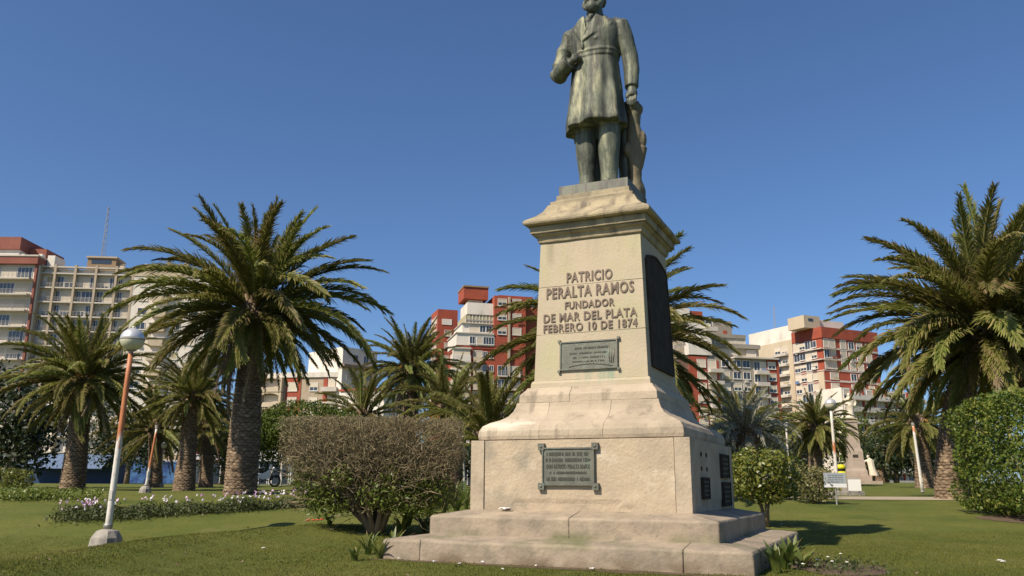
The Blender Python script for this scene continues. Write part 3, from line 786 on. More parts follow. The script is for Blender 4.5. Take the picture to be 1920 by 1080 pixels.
# legs and shoes
fig.tube([S(-0.175, 0.03, 1.35), S(-0.18, 0.02, 1.0), S(-0.178, 0.01, 0.62), S(-0.172, 0.03, 0.30), S(-0.168, 0.02, 0.10)], [0.19, 0.182, 0.152, 0.132, 0.138], 20)
fig.tube([S(0.185, 0.02, 1.35), S(0.195, -0.01, 1.0), S(0.20, -0.04, 0.62), S(0.20, -0.02, 0.30), S(0.20, -0.03, 0.10)], [0.195, 0.186, 0.156, 0.136, 0.142], 20)
for k in range(0):
    for (x, y0) in ((-0.172, 0.02), (0.20, -0.03)):
        z = 0.18 + 0.11 * k; fig.tube([S(x - 0.13, y0 - 0.05, z + 0.03), S(x, y0 - 0.155, z), S(x + 0.13, y0 - 0.04, z + 0.05)], [0.012, 0.02, 0.012], 8)
fig.tube([S(-0.17, 0.10, 0.05), S(-0.19, -0.15, 0.06), S(-0.21, -0.30, 0.045)], [0.07, 0.085, 0.055], 12)
fig.tube([S(0.20, 0.05, 0.05), S(0.22, -0.22, 0.06), S(0.245, -0.38, 0.045)], [0.07, 0.085, 0.055], 12)
# head: skull, face, ears, full beard and hair
hc = (0.0, -0.03, 3.30)
fig.ball(S(*hc), (0.155, 0.19, 0.215), 20, 14)
fig.ball(S(0, -0.115, 3.21), (0.115, 0.10, 0.145), 16, 12)
fig.tube([S(0, -0.205, 3.34), S(0, -0.245, 3.27), S(0, -0.215, 3.245)], [0.022, 0.036, 0.03], 8)
for s in (-1, 1):
    fig.tube([S(s * 0.02, -0.20, 3.36), S(s * 0.07, -0.205, 3.372), S(s * 0.115, -0.17, 3.355)], [0.02, 0.024, 0.016], 8)
    fig.ball(S(s * 0.062, -0.19, 3.325), (0.028, 0.02, 0.018), 8, 6)
    fig.ball(S(s * 0.085, -0.17, 3.265), (0.045, 0.04, 0.04), 8, 6)
    fig.ball(S(s * 0.158, -0.01, 3.29), (0.022, 0.04, 0.06), 8, 6)
    fig.tube([S(s * 0.02, -0.225, 3.222), S(s * 0.07, -0.215, 3.205), S(s * 0.105, -0.18, 3.17)], [0.028, 0.028, 0.018], 8)
    fig.tube([S(s * 0.135, -0.06, 3.28), S(s * 0.125, -0.11, 3.18), S(s * 0.09, -0.16, 3.10)], [0.04, 0.055, 0.05], 10)
fig.ball(S(0, -0.165, 3.11), (0.105, 0.085, 0.10), 14, 10)
for k in range(9):                                                     # beard locks
    a = (k - 4) / 4
    fig.tube([S(a * 0.105, -0.20 + 0.05 * abs(a), 3.17), S(a * 0.10, -0.225 + 0.05 * abs(a), 3.09), S(a * 0.065, -0.20 + 0.03 * abs(a), 3.01 + 0.03 * abs(a))], [0.026, 0.028, 0.012], 7)
fig.ball(S(0, 0.02, 3.40), (0.165, 0.19, 0.15), 18, 12)
for k in range(14):
    a = 2 * math.pi * k / 14
    fig.ball(S(0.14 * math.cos(a), 0.03 + 0.165 * math.sin(a), 3.38 - 0.06 * (math.sin(a) > 0.2)), (0.05, 0.05, 0.07), 8, 6)
remesh(fig, 0.0125, 'figure', M['patina'], ST, 2, 0.012)
# weathered tree stump at his side
sp = MB()
kn = []
for z, x, y, rx, ry in ((-0.146, 0.52, 0.42, 0.14, 0.16), (0.10, 0.54, 0.38, 0.125, 0.14), (0.30, 0.53, 0.36, 0.09, 0.11), (0.55, 0.53, 0.34, 0.10, 0.12), (0.80, 0.53, 0.33, 0.115, 0.13), (0.98, 0.545, 0.33, 0.125, 0.13),
                        (1.15, 0.53, 0.32, 0.105, 0.11), (1.32, 0.55, 0.31, 0.115, 0.12), (1.47, 0.555, 0.30, 0.12, 0.12), (1.55, 0.55, 0.30, 0.10, 0.10)):
    kn.append(ell(x, y, z + 0.146, rx, ry, 26, 0.05, 3, z * 3))
sp.loft(kn)
sp.ball((0.64, 0.36, 1.07), (0.085, 0.09, 0.15), 14, 10); sp.ball((0.63, 0.30, 1.56), (0.07, 0.08, 0.10), 12, 9); sp.ball((0.44, 0.26, 0.9), (0.07, 0.08, 0.12), 12, 9)
sp.tube([(0.64, 0.36, 0.95), (0.60, 0.36, 0.7), (0.56, 0.34, 0.5)], [0.09, 0.07, 0.05], 12)
sp.tube([(0.50, 0.28, 1.5), (0.56, 0.20, 1.62), (0.56, 0.12, 1.66)], [0.08, 0.07, 0.05], 10)
sp.tube([(0.58, 0.40, 0.25), (0.61, 0.42, 0.08), (0.64, 0.44, 0.02)], [0.06, 0.06, 0.04], 12)
sp.v = [(x - 0.12, y, z) for x, y, z in sp.v]
o = remesh(sp, 0.014, 'stump', M['patina_brown'], ST, 3, 0.014)
o['label'] = 'weathered brown bronze tree stump under his left hand'
bk = MB(); bk.loft([ell(-0.07, 0.27, z, r, r * .5, 20, 0.05, 4, z) for z, r in ((0.148, 0.16), (0.6, 0.15), (1.0, 0.18), (1.35, 0.22))])
bk.loft([ell(0.25, 0.33, z, r, r * .8, 20, 0.05, 4, z) for z, r in ((0.148, 0.10), (0.5, 0.09), (1.0, 0.10), (1.3, 0.12))])
bk.loft([ell(0.33, 0.33, z, r, r * .7, 20, 0.05, 5, z) for z, r in ((0.9, 0.08), (1.3, 0.11), (1.7, 0.10), (1.74, 0.06))])
remesh(bk, 0.016, 'coat_tail', M['patina'], ST, 3, 0.01)

# ------------------------------------------------------------------ small litter on the steps
def paper(name, loc, s, material, label, cat, seed, rz):
    mb = MB(); rr = random.Random(seed)
    pts = [[(i * s / 4 - s / 2 + rr.uniform(-1, 1) * s * 0.05, j * s * 0.5 / 3 - s / 4, 0.012 + s * 0.16 * abs(math.sin(i * 1.9 + j * 1.3 + seed)) + rr.uniform(0, .01)) for i in range(5)] for j in range(4)]
    k = 0
    for r_ in pts: mb.v += r_
    for j in range(3):
        for i in range(4): mb.f.append((j * 5 + i, j * 5 + i + 1, j * 5 + i + 6, j * 5 + i + 5)); mb.m.append(0)
    n = len(mb.v); mb.v += [(x, y, z - 0.006) for x, y, z in mb.v]; mb.f += [tuple(n + a for a in reversed(f)) for f in mb.f[:]]; mb.m += [0] * 12
    edge = [0, 1, 2, 3, 4, 9, 14, 19, 18, 17, 16, 15, 10, 5]
    for a, b in zip(edge, edge[1:] + edge[:1]): mb.f.append((b, a, a + n, b + n)); mb.m.append(0)
    o = mb.build(name, material, None, True, loc, rz)
    return tag(o, label, cat)
M['paper'] = mat('paper', (0.72, 0.70, 0.66), (0.6, 0.58, 0.56), 20, 0.8)
c_, s__ = math.cos(MON_R), math.sin(MON_R)
def mon_pt(lx, ly, z): return (MON_C[0] + c_ * lx - s__ * ly, MON_C[1] + s__ * lx + c_ * ly, z)
paper('crumpled_paper', mon_pt(-0.92, -1.50, 0.585), 0.16, M['paper'], 'crumpled white paper lying on the upper step', 'litter', 3, -0.4)
# ------------------------------------------------------------------ palms
M['frond'] = leaf_mat('palm_frond', [(0.0, (0.085, 0.100, 0.018)), (0.45, (0.172, 0.190, 0.042)), (0.8, (0.25, 0.24, 0.072)), (0.93, (0.31, 0.245, 0.11)), (1.0, (0.37, 0.28, 0.14))], 0.55, 0.38, objrnd=0.25, spec=0.25)
M['frond_dry'] = leaf_mat('dry_frond', [(0.0, (0.10, 0.072, 0.04)), (0.6, (0.19, 0.145, 0.085)), (1.0, (0.29, 0.22, 0.14))], 0.8, 0.15, objrnd=0.25)
M['frond_grey'] = leaf_mat('silver_frond', [(0.0, (0.15, 0.17, 0.11)), (0.6, (0.27, 0.28, 0.20)), (1.0, (0.40, 0.37, 0.27))], 0.5, 0.2, objrnd=0.15)
M['bark'] = leaf_mat('palm_bark', [(0.0, (0.10, 0.072, 0.048)), (0.6, (0.20, 0.145, 0.095)), (1.0, (0.31, 0.235, 0.155))], 0.95, 0.0, spec=0.1)
M['fruit'] = leaf_mat('fruit_stalk', [(0.0, (0.30, 0.15, 0.03)), (1.0, (0.42, 0.24, 0.05))], 0.6, 0.1)

def make_frond(a0, droop, seed, dry=False, grey=False, npair=140):
    """one feather leaf of unit length growing along +x from the crown; gravity bends it"""
    rr = random.Random(seed)
    n = 22; pts = []; x = z = yb = 0.0; tang = []
    side = rr.uniform(-0.24, 0.24)
    for i in range(n + 1):
        t = i / n
        a = R(a0 - droop * (0.25 * t + 0.75 * t ** 2.0))
        tang.append(Vector((math.cos(a), side * 2 * t, math.sin(a))).normalized())
        pts.append(Vector((x, side * t * t, z)))
        x += math.cos(a) / n; z += math.sin(a) / n
    V, F, C = [], [], []
    for i in range(n + 1):                                               # midrib, three sided
        t = i / n; r = 0.013 * (1 - t) ** 0.8 + 0.0018
        tg = tang[i]; sd = Vector((0, 1, 0)); up = tg.cross(sd).normalized() * -1
        for (p, q) in ((-1.2, 0.3), (1.2, 0.3), (0, -0.9)): V.append(tuple(pts[i] + sd * p * r + up * q * r))
    for i in range(n):
        for j in range(3):
            a = i * 3 + j; b = i * 3 + (j + 1) % 3
            F.append((a, b, b + 3, a + 3)); C.append(0.80 if t < .5 else 0.72)
    for s in (-1, 1):
        for k in range(npair):
            t = 0.10 + 0.895 * (k + rr.uniform(-0.3, 0.3)) / npair
            f = min(max(t, 0), 0.999) * n; i = int(f); u = f - i
            p = pts[i].lerp(pts[i + 1], u); tg = tang[i].lerp(tang[i + 1], u).normalized()
            sd = Vector((0, s, 0)); up = Vector((-tg.z, 0, tg.x))
            ln = 0.150 * (min(1, (t - 0.02) / 0.22) ** 0.8) * (1 - 0.62 * max(0, (t - 0.4) / 0.6) ** 1.5) * rr.uniform(0.82, 1.1)
            fw = R(44 - 20 * t + rr.uniform(-9, 9)); v = R((rr.choice((5, 28, 50)) + rr.uniform(-12, 12)))
            if dry: v = R(rr.uniform(-50, 20)); ln *= rr.uniform(0.5, 0.9)
            d = tg * math.cos(fw) + (sd * math.cos(v) + up * math.sin(v)) * math.sin(fw)
            d.normalize()
            wv = tg.cross(d).cross(d); 
            if wv.length < 1e-4: wv = up.copy()
            wv.normalize()
            w = 0.0050 * rr.uniform(0.8, 1.2) * (1.3 if grey else 1.0)
            mid = p + d * ln * 0.55
            d2 = (d + Vector((0, 0, -0.3 - 0.4 * rr.random()))).normalized()
            tip = mid + d2 * ln * 0.45
            k0 = len(V)
            V += [tuple(p - wv * w * 0.5), tuple(p + wv * w * 0.5), tuple(mid + wv * w), tuple(mid - wv * w), tuple(tip + wv * w * 0.15), tuple(tip - wv * w * 0.15)]
            c = min(max(rr.gauss(0.42, 0.14), 0), 0.85)
            F.append((k0, k0 + 1, k0 + 2, k0 + 3)); C.append(c)
            F.append((k0 + 3, k0 + 2, k0 + 4, k0 + 5)); C.append(min(1, c + rr.choice((0.1, 0.25, 0.45))))
    return np_mesh('frond', V, F, M['frond_dry'] if dry else (M['frond_grey'] if grey else M['frond']), C)

FR = {}
for a0, dr in ((86, 12), (72, 28), (58, 44), (42, 58), (24, 66), (6, 60), (-16, 46), (-40, 30), (-62, 16)):
    FR[a0] = [make_frond(a0, dr * m_, a0 * 3 + q) for q, m_ in enumerate((0.75, 1.0, 1.2))]
DRY = {a0: [make_frond(a0, 30, 500 + a0 + q, dry=True, npair=40) for q in range(2)] for a0 in (-30, -62, -78)}
GREY = {a0: [make_frond(a0, dr, 900 + a0 + q, grey=True, npair=44) for q in range(2)] for a0, dr in ((80, 40), (55, 80), (30, 110), (5, 95), (-30, 60))}

def trunk_mesh(h, r0, r1, seed, lean=(0, 0), row=0.115, ncol=16):
    """palm trunk built of overlapping leaf scars: each is a little wedge standing proud of the stem"""
    rr = random.Random(seed); V, F, C = [], [], []
    def rad(z):
        t = z / h
        return r1 + (r0 - r1) * (1 - t) ** 2.2 + 0.04 * r0 * math.sin(t * 9 + seed)
    def cen(z): t = z / h; return lean[0] * t * t, lean[1] * t * t
    n = 18; rings = 14
    for i in range(rings + 1):
        z = h * i / rings; cx, cy = cen(z)
        for j in range(n):
            q = 2 * math.pi * j / n; r = rad(z) * 0.97
            V.append((cx + r * math.cos(q), cy + r * math.sin(q), z))
    for i in range(rings):
        for j in range(n):
            a = i * n + j; b = i * n + (j + 1) % n
            F.append((a, b, b + n, a + n)); C.append(0.05)
    z = -0.03; k = 0
    while z < h:
        for j in range(ncol):
            q = 2 * math.pi * (j + 0.5 * (k % 2) + rr.uniform(-.12, .12)) / ncol; hw = math.pi / ncol * rr.uniform(1.0, 1.35)
            zz = z + rr.uniform(-.02, .02); hh = row * rr.uniform(0.85, 1.15)
            cx, cy = cen(max(zz, 0))
            def P(dq, dz, off):
                r = rad(max(0, min(h, zz + dz))) + off
                return (cx + r * math.cos(q + dq), cy + r * math.sin(q + dq), zz + dz)
            pr = rr.uniform(0.018, 0.045) * (r0 / 0.5)
            k0 = len(V)
            V += [P(-hw, 0, 0), P(0, -hh * 0.45, 0.005), P(hw, 0, 0), P(hw * 0.55, hh * 0.45, pr), P(-hw * 0.55, hh * 0.45, pr), P(0, hh * 0.75, -0.02)]
            c = min(1, max(0, rr.gauss(0.55, 0.2)))
            F += [(k0, k0 + 1, k0 + 3, k0 + 4), (k0 + 1, k0 + 2, k0 + 3, k0 + 3), (k0 + 4, k0 + 3, k0 + 5, k0 + 5), (k0 + 3, k0 + 2, k0 + 5, k0 + 5), (k0, k0 + 4, k0 + 5, k0 + 5)]
            C += [c, c * 0.9, c * 0.5, c * 0.5, c * 0.5]
        z += row; k += 1
    tri = []; tc = []
    for f, c in zip(F, C):
        tri.append(f[:3]); tc.append(c)
        if f[3] != f[2]: tri.append((f[0], f[2], f[3])); tc.append(c)
    return np_mesh('trunk', V, tri, M['bark'], tc)

def boss_mesh(r, h, seed):
    """the swollen head of cut leaf bases under the crown"""
    rr = random.Random(seed); V, F, C = [], [], []
    for k in range(150):
        t = rr.random(); q = rr.uniform(0, 2 * math.pi)
        rad = r * (0.75 + 0.55 * math.sin(math.pi * min(1, t * 1.05)) ** 0.8) * 0.8; z = t * h
        o = Vector((rad * math.cos(q), rad * math.sin(q), z)); d = Vector((math.cos(q) * 0.6, math.sin(q) * 0.6, 0.75)).normalized()
        sd = Vector((-math.sin(q), math.cos(q), 0)); w = 0.12 * r / 0.5; L_ = rr.uniform(0.18, 0.42) * r / 0.5; nn = d.cross(sd)
        k0 = len(V)
        base = o - d * 0.2
        for e, s in ((base, 1.0), (o + d * L_, 0.55)):
            V += [tuple(e + sd * w * s), tuple(e + nn * w * 0.4 * s), tuple(e - sd * w * s), tuple(e - nn * w * 0.4 * s)]
        c = rr.random() * 0.8
        for j in range(4): F.append((k0 + j, k0 + (j + 1) % 4, k0 + 4 + (j + 1) % 4, k0 + 4 + j)); C.append(c)
        F.append((k0 + 4, k0 + 5, k0 + 6, k0 + 7)); C.append(min(1, c + .3))
    k0 = len(V); n = 12
    for i in range(6):
        t = i / 5; rad = r * (0.75 + 0.5 * math.sin(math.pi * min(1, t * 1.05)) ** 0.8) * 0.72
        for j in range(n): V.append((rad * math.cos(2 * math.pi * j / n), rad * math.sin(2 * math.pi * j / n), t * h))
    for i in range(5):
        for j in range(n): F.append((k0 + i * n + j, k0 + i * n + (j + 1) % n, k0 + (i + 1) * n + (j + 1) % n, k0 + (i + 1) * n + j)); C.append(0.0)
    return np_mesh('leaf_bases', V, F, M['bark'], C)

def palm(base, crown_z, L, label, seed, r0=0.46, r1=0.36, n=84, lean=(0, 0), dry=0, short=1.0, grey=False, fruit=3, group='date palms on the lawns', low=-52, power=1.0, stiff=0):
    rr = random.Random(seed)
    root = empty('palm_tree', base)
    tag(root, label, 'palm tree', group)
    h = crown_z - base.z
    link('trunk', trunk_mesh(h, r0, r1, seed, lean, row=0.078 * r0 / 0.46), root)
    bh = 0.95 * L / 3.5
    link('leaf_bases', boss_mesh(r1 * 1.05, bh, seed), root, (lean[0], lean[1], h - bh * 0.72))
    lib = GREY if grey else FR
    keys = sorted(lib)
    for i in range(n):
        t = (i + 0.5) / n
        el = 86 + (low - 86) * t ** power + rr.uniform(-7, 7)
        key = min(keys, key=lambda k: abs(k - el))
        az = i * 2.39996 + rr.uniform(-0.25, 0.25)
        me = rr.choice(lib[key])
        o = link('frond', me, root)
        rad = r1 * (0.25 + 0.75 * t)
        o.location = (lean[0] + rad * math.cos(az), lean[1] + rad * math.sin(az), h + 0.10 - 0.55 * bh * t)
        o.rotation_euler = (rr.uniform(-.35, .35), R(key - el) * 0.7, az)
        s = L * (0.80 + 0.25 * math.sin(math.pi * min(1, t * 1.15))) * rr.uniform(0.82, 1.1) * (1 - (1 - short) * max(0, (t - 0.55) / 0.45))
        o.scale = (s, s * rr.uniform(0.9, 1.15), s)
    for i in range(dry):
        key = rr.choice(list(DRY)); az = rr.uniform(0, 6.28)
        o = link('dry_frond', rr.choice(DRY[key]), root); s = L * rr.uniform(0.6, 0.85)
        o.location = (lean[0] + r1 * math.cos(az), lean[1] + r1 * math.sin(az), h - bh * 0.55)
        o.rotation_euler = (rr.uniform(-.3, .3), rr.uniform(-.2, .2), az); o.scale = (s, s * 0.8, s)
    for i in range(fruit):
        az = rr.uniform(0, 6.28); V, F, C = [], [], []
        mbf = MB()
        for k in range(16):
            a = rr.uniform(-.6, .6); l2 = rr.uniform(0.5, 0.9)
            mbf.tube([(0, 0, 0), (0.5 * math.cos(a * .3), 0.5 * math.sin(a * .3), 0.25), (0.5 + l2 * 0.4 * math.cos(a), 0.5 * math.sin(a * .3) + l2 * 0.45 * math.sin(a), 0.3 - 0.35 * l2)], [0.02, 0.012, 0.02], 4)
        me = mbf.mesh('fruit_stalk', M['fruit'])
        o = link('fruit_stalk', me, root, (lean[0] + r1 * .8 * math.cos(az), lean[1] + r1 * .8 * math.sin(az), h - 0.1), az)
        o.scale = (L / 4.2,) * 3
    return root

def palm_px(bx, by, cx, cy, L, label, seed, Y=None, **kw):
    b = on_ground(bx, by) if Y is None else stand(bx, Y)
    c = at(cx, cy, b.y)
    kw.setdefault('lean', (c.x - b.x, 0.0))
    return palm(Vector((b.x, b.y, b.z - 0.03)), c.z, L, label, seed, **kw)

palm_px(450, 927, 478, 572, 3.8, 'big date palm with a thick scarred trunk behind the flower bed', 11, r0=0.49, r1=0.36, n=116, dry=12, low=-62, power=1.0, short=0.72)
palm_px(135, 919, 158, 708, 2.85, 'date palm with a leaning pale trunk beside the rusty globe lamp', 12, r0=0.42, r1=0.31, n=92, low=-56, dry=9)
palm_px(345, 914, 362, 745, 1.9, 'short date palm between two slim lamp posts', 13, Y=30, r0=0.36, r1=0.27, n=76, low=-45, dry=4)
palm_px(288, 907, 292, 800, 2.6, 'low shaded date palm behind the slim rusty post', 14, Y=40, r0=0.36, r1=0.3, n=48, dry=6)
palm_px(385, 905, 388, 800, 2.3, 'small shaded date palm behind the thick scarred trunk', 15, Y=44, r0=0.36, r1=0.3, n=44, dry=6)
palm_px(763, 905, 772, 690, 3.2, 'tall date palm with a hanging skirt of dry fronds', 16, Y=46, r0=0.44, r1=0.36, n=92, dry=40, low=-50)
palm_px(680, 905, 682, 775, 2.5, 'small upright palm rising behind the brown clipped shrub', 17, Y=42, r0=0.40, r1=0.35, n=44, low=-25, dry=0, fruit=0)
palm_px(845, 905, 842, 765, 2.7, 'bushy palm left of the pedestal below the red tower', 18, Y=38, r0=0.42, r1=0.36, n=56, low=-40, fruit=1)
palm_px(912, 905, 915, 815, 2.2, 'low young palm with bright upright fronds against the pedestal', 19, Y=24, r0=0.34, r1=0.30, n=46, low=-5, fruit=0)
palm_px(1150, 925, 1145, 625, 3.6, 'tall date palm standing right behind the pedestal', 20, Y=23.5, r0=0.50, r1=0.40, n=110, low=-60, power=0.92, dry=3)
palm_px(1785, 920, 1852, 612, 4.7, 'huge date palm with a broad trunk beside the clipped hedge', 21, Y=25, r0=0.47, r1=0.37, n=150, low=-52, power=0.9, dry=4, short=0.62)
palm_px(1530, 905, 1530, 800, 2.3, 'dense drooping palm beside the small far monument', 22, Y=46, r0=0.42, r1=0.36, n=105, low=-62, power=0.85, fruit=1)
palm_px(1398, 912, 1400, 815, 1.75, 'silver grey feather palm behind the round green shrub', 23, Y=26, r0=0.36, r1=0.32, n=72, grey=True, low=-30, fruit=0, group='silver palms')
palm_px(1390, 905, 1388, 800, 1.9, 'green palm showing its tip above the silver palm', 24, Y=32, r0=0.36, r1=0.32, n=38, low=0, fruit=0)
palm_px(1735, 908, 1722, 790, 2.6, 'shaded palm with hanging fronds behind the headless post', 25, Y=42, r0=0.44, r1=0.36, n=56, low=-66, power=0.8, dry=8)
palm_px(1655, 905, 1655, 850, 2.2, 'low spreading dark palm behind the far monument', 26, Y=62, r0=0.42, r1=0.36, n=44, low=-40)

# ------------------------------------------------------------------ shrubs, hedges, trees
M['leaf_hedge'] = leaf_mat('hedge_leaf', [(0, (0.030, 0.060, 0.010)), (0.45, (0.10, 0.150, 0.022)), (0.85, (0.19, 0.215, 0.036)), (1, (0.29, 0.27, 0.07))], 0.5, 0.35, spec=0.25)
M['leaf_lime'] = leaf_mat('lime_leaf', [(0, (0.060, 0.085, 0.012)), (0.5, (0.140, 0.165, 0.026)), (0.9, (0.25, 0.24, 0.045)), (1, (0.32, 0.25, 0.06))], 0.4, 0.3, spec=0.45)
M['leaf_pale'] = leaf_mat('variegated_leaf', [(0, (0.06, 0.075, 0.02)), (0.5, (0.17, 0.17, 0.06)), (1, (0.34, 0.30, 0.13))], 0.45, 0.25)
M['leaf_dome'] = leaf_mat('dome_leaf', [(0, (0.035, 0.060, 0.009)), (0.5, (0.075, 0.110, 0.014)), (1, (0.12, 0.145, 0.025))], 0.6, 0.25, spec=0.2)
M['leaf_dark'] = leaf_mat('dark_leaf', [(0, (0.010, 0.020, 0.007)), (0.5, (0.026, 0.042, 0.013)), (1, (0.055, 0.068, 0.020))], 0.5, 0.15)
M['leaf_fresh'] = leaf_mat('fresh_leaf', [(0, (0.065, 0.10, 0.015)), (0.6, (0.14, 0.185, 0.028)), (1, (0.25, 0.25, 0.055))], 0.45, 0.3)
M['twig'] = leaf_mat('dry_twig', [(0, (0.13, 0.105, 0.062)), (0.55, (0.24, 0.195, 0.115)), (1, (0.36, 0.30, 0.18))], 0.9, 0.0, spec=0.15)
M['wood'] = mat('shrub_wood', (0.16, 0.115, 0.07), (0.24, 0.175, 0.11), 9, 0.9, 0.6, 30, stretch=(1, 1, 0.3))

def leaves(name, P, Nrm, size, material, parent, jit=0.8, base=0.5, spread=0.22, aspect=0.5, shade=None):
    """one lozenge leaf at every point, roughly facing along Nrm"""
    n = len(P); P = np.asarray(P, float)
    nn = np.asarray(Nrm, float) + jit * rng.standard_normal((n, 3)); nn /= np.linalg.norm(nn, axis=1)[:, None]
    a = np.cross(nn, rng.standard_normal((n, 3))); a /= np.linalg.norm(a, axis=1)[:, None]
    b = np.cross(nn, a)
    s = size * (0.6 + 0.8 * rng.random(n))[:, None]
    V = np.empty((n, 4, 3))
    V[:, 0] = P - a * s; V[:, 1] = P + b * s * aspect + nn * s * 0.18; V[:, 2] = P + a * s; V[:, 3] = P - b * s * aspect + nn * s * 0.18
    rnd = np.clip(base + spread * rng.standard_normal(n), 0, 1)
    if shade is not None: rnd = np.clip(rnd + shade, 0, 1)
    F = np.arange(n * 4).reshape(n, 4)
    o = link(name, np_mesh(name, V.reshape(-1, 3), F, material, rnd), parent)
    o['kind'] = 'stuff'
    return o

def surf_box(n, hx, hy, hz, depth, rough=0.12, round_=0.25):
    """points in the outer shell of a clipped block, with an uneven outline; returns offsets and outward directions"""
    u = rng.random((n, 3)) * 2 - 1; ar = np.array([hy * hz, hx * hz, hx * hy])                 # on a box
    ax = rng.choice(3, n, p=ar / ar.sum()); u[np.arange(n), ax] = np.where(rng.random(n) < .5, -1.0, 1.0)
    sph = u / np.linalg.norm(u, axis=1)[:, None]
    p = u * (1 - round_) + sph * round_ * 1.25
    nz = np.array([noise.noise(Vector((a * 2.3, b * 2.3, c * 2.3))) for a, b, c in p.tolist()])
    k = 1 + rough * nz - depth * rng.random(n) ** 1.7
    return p * k[:, None] * np.array([hx, hy, hz]), sph

def surf_blob(n, lobes, depth=0.35, rough=0.2):
    """points in the outer shell of a set of ellipsoid lobes (cx,cy,cz,rx,ry,rz)"""
    Ps, Ns = [], []
    w = np.array([l[3] * l[5] for l in lobes]); w = w / w.sum()
    for l, q in zip(lobes, w):
        m = max(8, int(n * q)); u = rng.standard_normal((m, 3)); u /= np.linalg.norm(u, axis=1)[:, None]
        nz = np.array([noise.noise(Vector((a * 2.6 + l[0], b * 2.6 + l[1], c * 2.6))) for a, b, c in u.tolist()])
        k = 1 + rough * nz - depth * rng.random(m) ** 1.6
        Ps.append(np.array(l[:3]) + u * k[:, None] * np.array(l[3:])); Ns.append(u)
    return np.concatenate(Ps), np.concatenate(Ns)

def twigs(name, segs, r, material, parent, n=3):
    """many thin twigs as three sided bars, segs = list of (start, end)"""
    A = np.array([s[0] for s in segs], float); Bq = np.array([s[1] for s in segs], float); m = len(A)
    t = Bq - A; t /= np.linalg.norm(t, axis=1)[:, None] + 1e-9
    a = np.cross(t, rng.standard_normal((m, 3))); a /= np.linalg.norm(a, axis=1)[:, None] + 1e-9; b = np.cross(t, a)
    rr = r * (0.6 + 0.8 * rng.random(m))[:, None]
    V = np.empty((m, 6, 3))
    for j in range(3):
        q = 2 * math.pi * j / 3; o_ = (a * math.cos(q) + b * math.sin(q))
        V[:, j] = A + o_ * rr; V[:, 3 + j] = Bq + o_ * rr * 0.4
    base = np.array([[0, 1, 4, 3], [1, 2, 5, 4], [2, 0, 3, 5]])
    F = (np.arange(m)[:, None, None] * 6 + base[None]).reshape(-1, 4)
    rnd = np.repeat(np.clip(0.5 + 0.22 * rng.standard_normal(m), 0, 1), 3)
    o = link(name, np_mesh(name, V.reshape(-1, 3), F, material, rnd), parent); o['kind'] = 'stuff'
    return o

# brown, half dead clipped shrub left of the pedestal
b0 = on_ground(702, 1002)
sh = empty('clipped_shrub', b0); tag(sh, 'half dead brown clipped shrub with bare twigs left of the pedestal', 'shrub')
for k in range(9):
    a = 2 * math.pi * k / 9 + 0.3; rr_ = random.uniform(0.5, 1.25)
    p1 = Vector((0.16 * math.cos(a), 0.14 * math.sin(a), random.uniform(0.1, 0.2))); p2 = Vector((0.55 * rr_ * math.cos(a), 0.4 * rr_ * math.sin(a), random.uniform(0.45, 0.65)))
    p3 = Vector((1.15 * rr_ * math.cos(a), 0.6 * rr_ * math.sin(a), random.uniform(0.9, 1.25)))
    m_ = MB(); m_.tube([(0.04 * math.cos(a), 0.04 * math.sin(a), -0.05), p1, p2, p3], [0.075, 0.055, 0.035, 0.018], 8)
    m_.build('stem', M['wood'], sh, True)
CB = (-0.06, 0.1, 1.30, 1.55, 0.85, 0.66)
segs = []
def inside(p): return abs(p[0] - CB[0]) < CB[3] and abs(p[1] - CB[1]) < CB[4] and p[2] < CB[2] + CB[5] + 0.04 * noise.noise(Vector((p[0] * 4, p[1] * 4, 1)))
for k in range(1500):                                                       # branching from the stems up to the clipped faces
    a = random.uniform(0, 6.283); r_ = random.uniform(0.1, 0.9)
    p = Vector((r_ * 1.1 * math.cos(a), r_ * 0.6 * math.sin(a), random.uniform(0.35, 1.2)))
    d = Vector((p.x * 0.9 + random.gauss(0, .5), p.y * 0.9 + random.gauss(0, .5), 0.55 + random.gauss(0, .35))).normalized()
    for q in range(6):
        e = p + d * random.uniform(0.12, 0.24)
        if not inside(e): break
        segs.append((tuple(p), tuple(e)))
        if random.random() < 0.7:
            d2 = (d + Vector((random.gauss(0, .7), random.gauss(0, .7), random.gauss(0.2, .5)))).normalized(); e2 = p + d2 * random.uniform(0.08, 0.2)
            if inside(e2): segs.append((tuple(p), tuple(e2)))
        p = e; d = (d + Vector((random.gauss(0, .35), random.gauss(0, .35), random.gauss(0.05, .25)))).normalized()
twigs('branches', segs, 0.0075, M['twig'], sh)
P, Nn = surf_box(13000, CB[3], CB[4], CB[5], 0.26, 0.05, 0.10)
segs = []
for p, d in zip(P, Nn):
    if p[2] < -0.1 and (abs(p[0]) / CB[3]) > 1.0 - 0.75 * (-0.1 - p[2]) / CB[5]: continue
    if p[2] < -0.3 and random.random() < 0.5: continue
    if p[2] < -CB[5] * .8: continue
    q = p + np.array(CB[:3]); dd = np.array([d[0] * .5, d[1] * .5, 0.35]) + 0.45 * rng.standard_normal(3); dd /= np.linalg.norm(dd)
    segs.append((q - dd * random.uniform(.06, .14), q + dd * random.uniform(.01, .05)))
twigs('clipped_twigs', segs, 0.0055, M['twig'], sh)
P, Nn = surf_box(9000, CB[3] * 1.0, CB[4], CB[5], 0.22, 0.05, 0.08)
top = (P[:, 2] > CB[5] * 0.55) | ((P[:, 2] > -0.25) & (rng.random(len(P)) < 0.5))
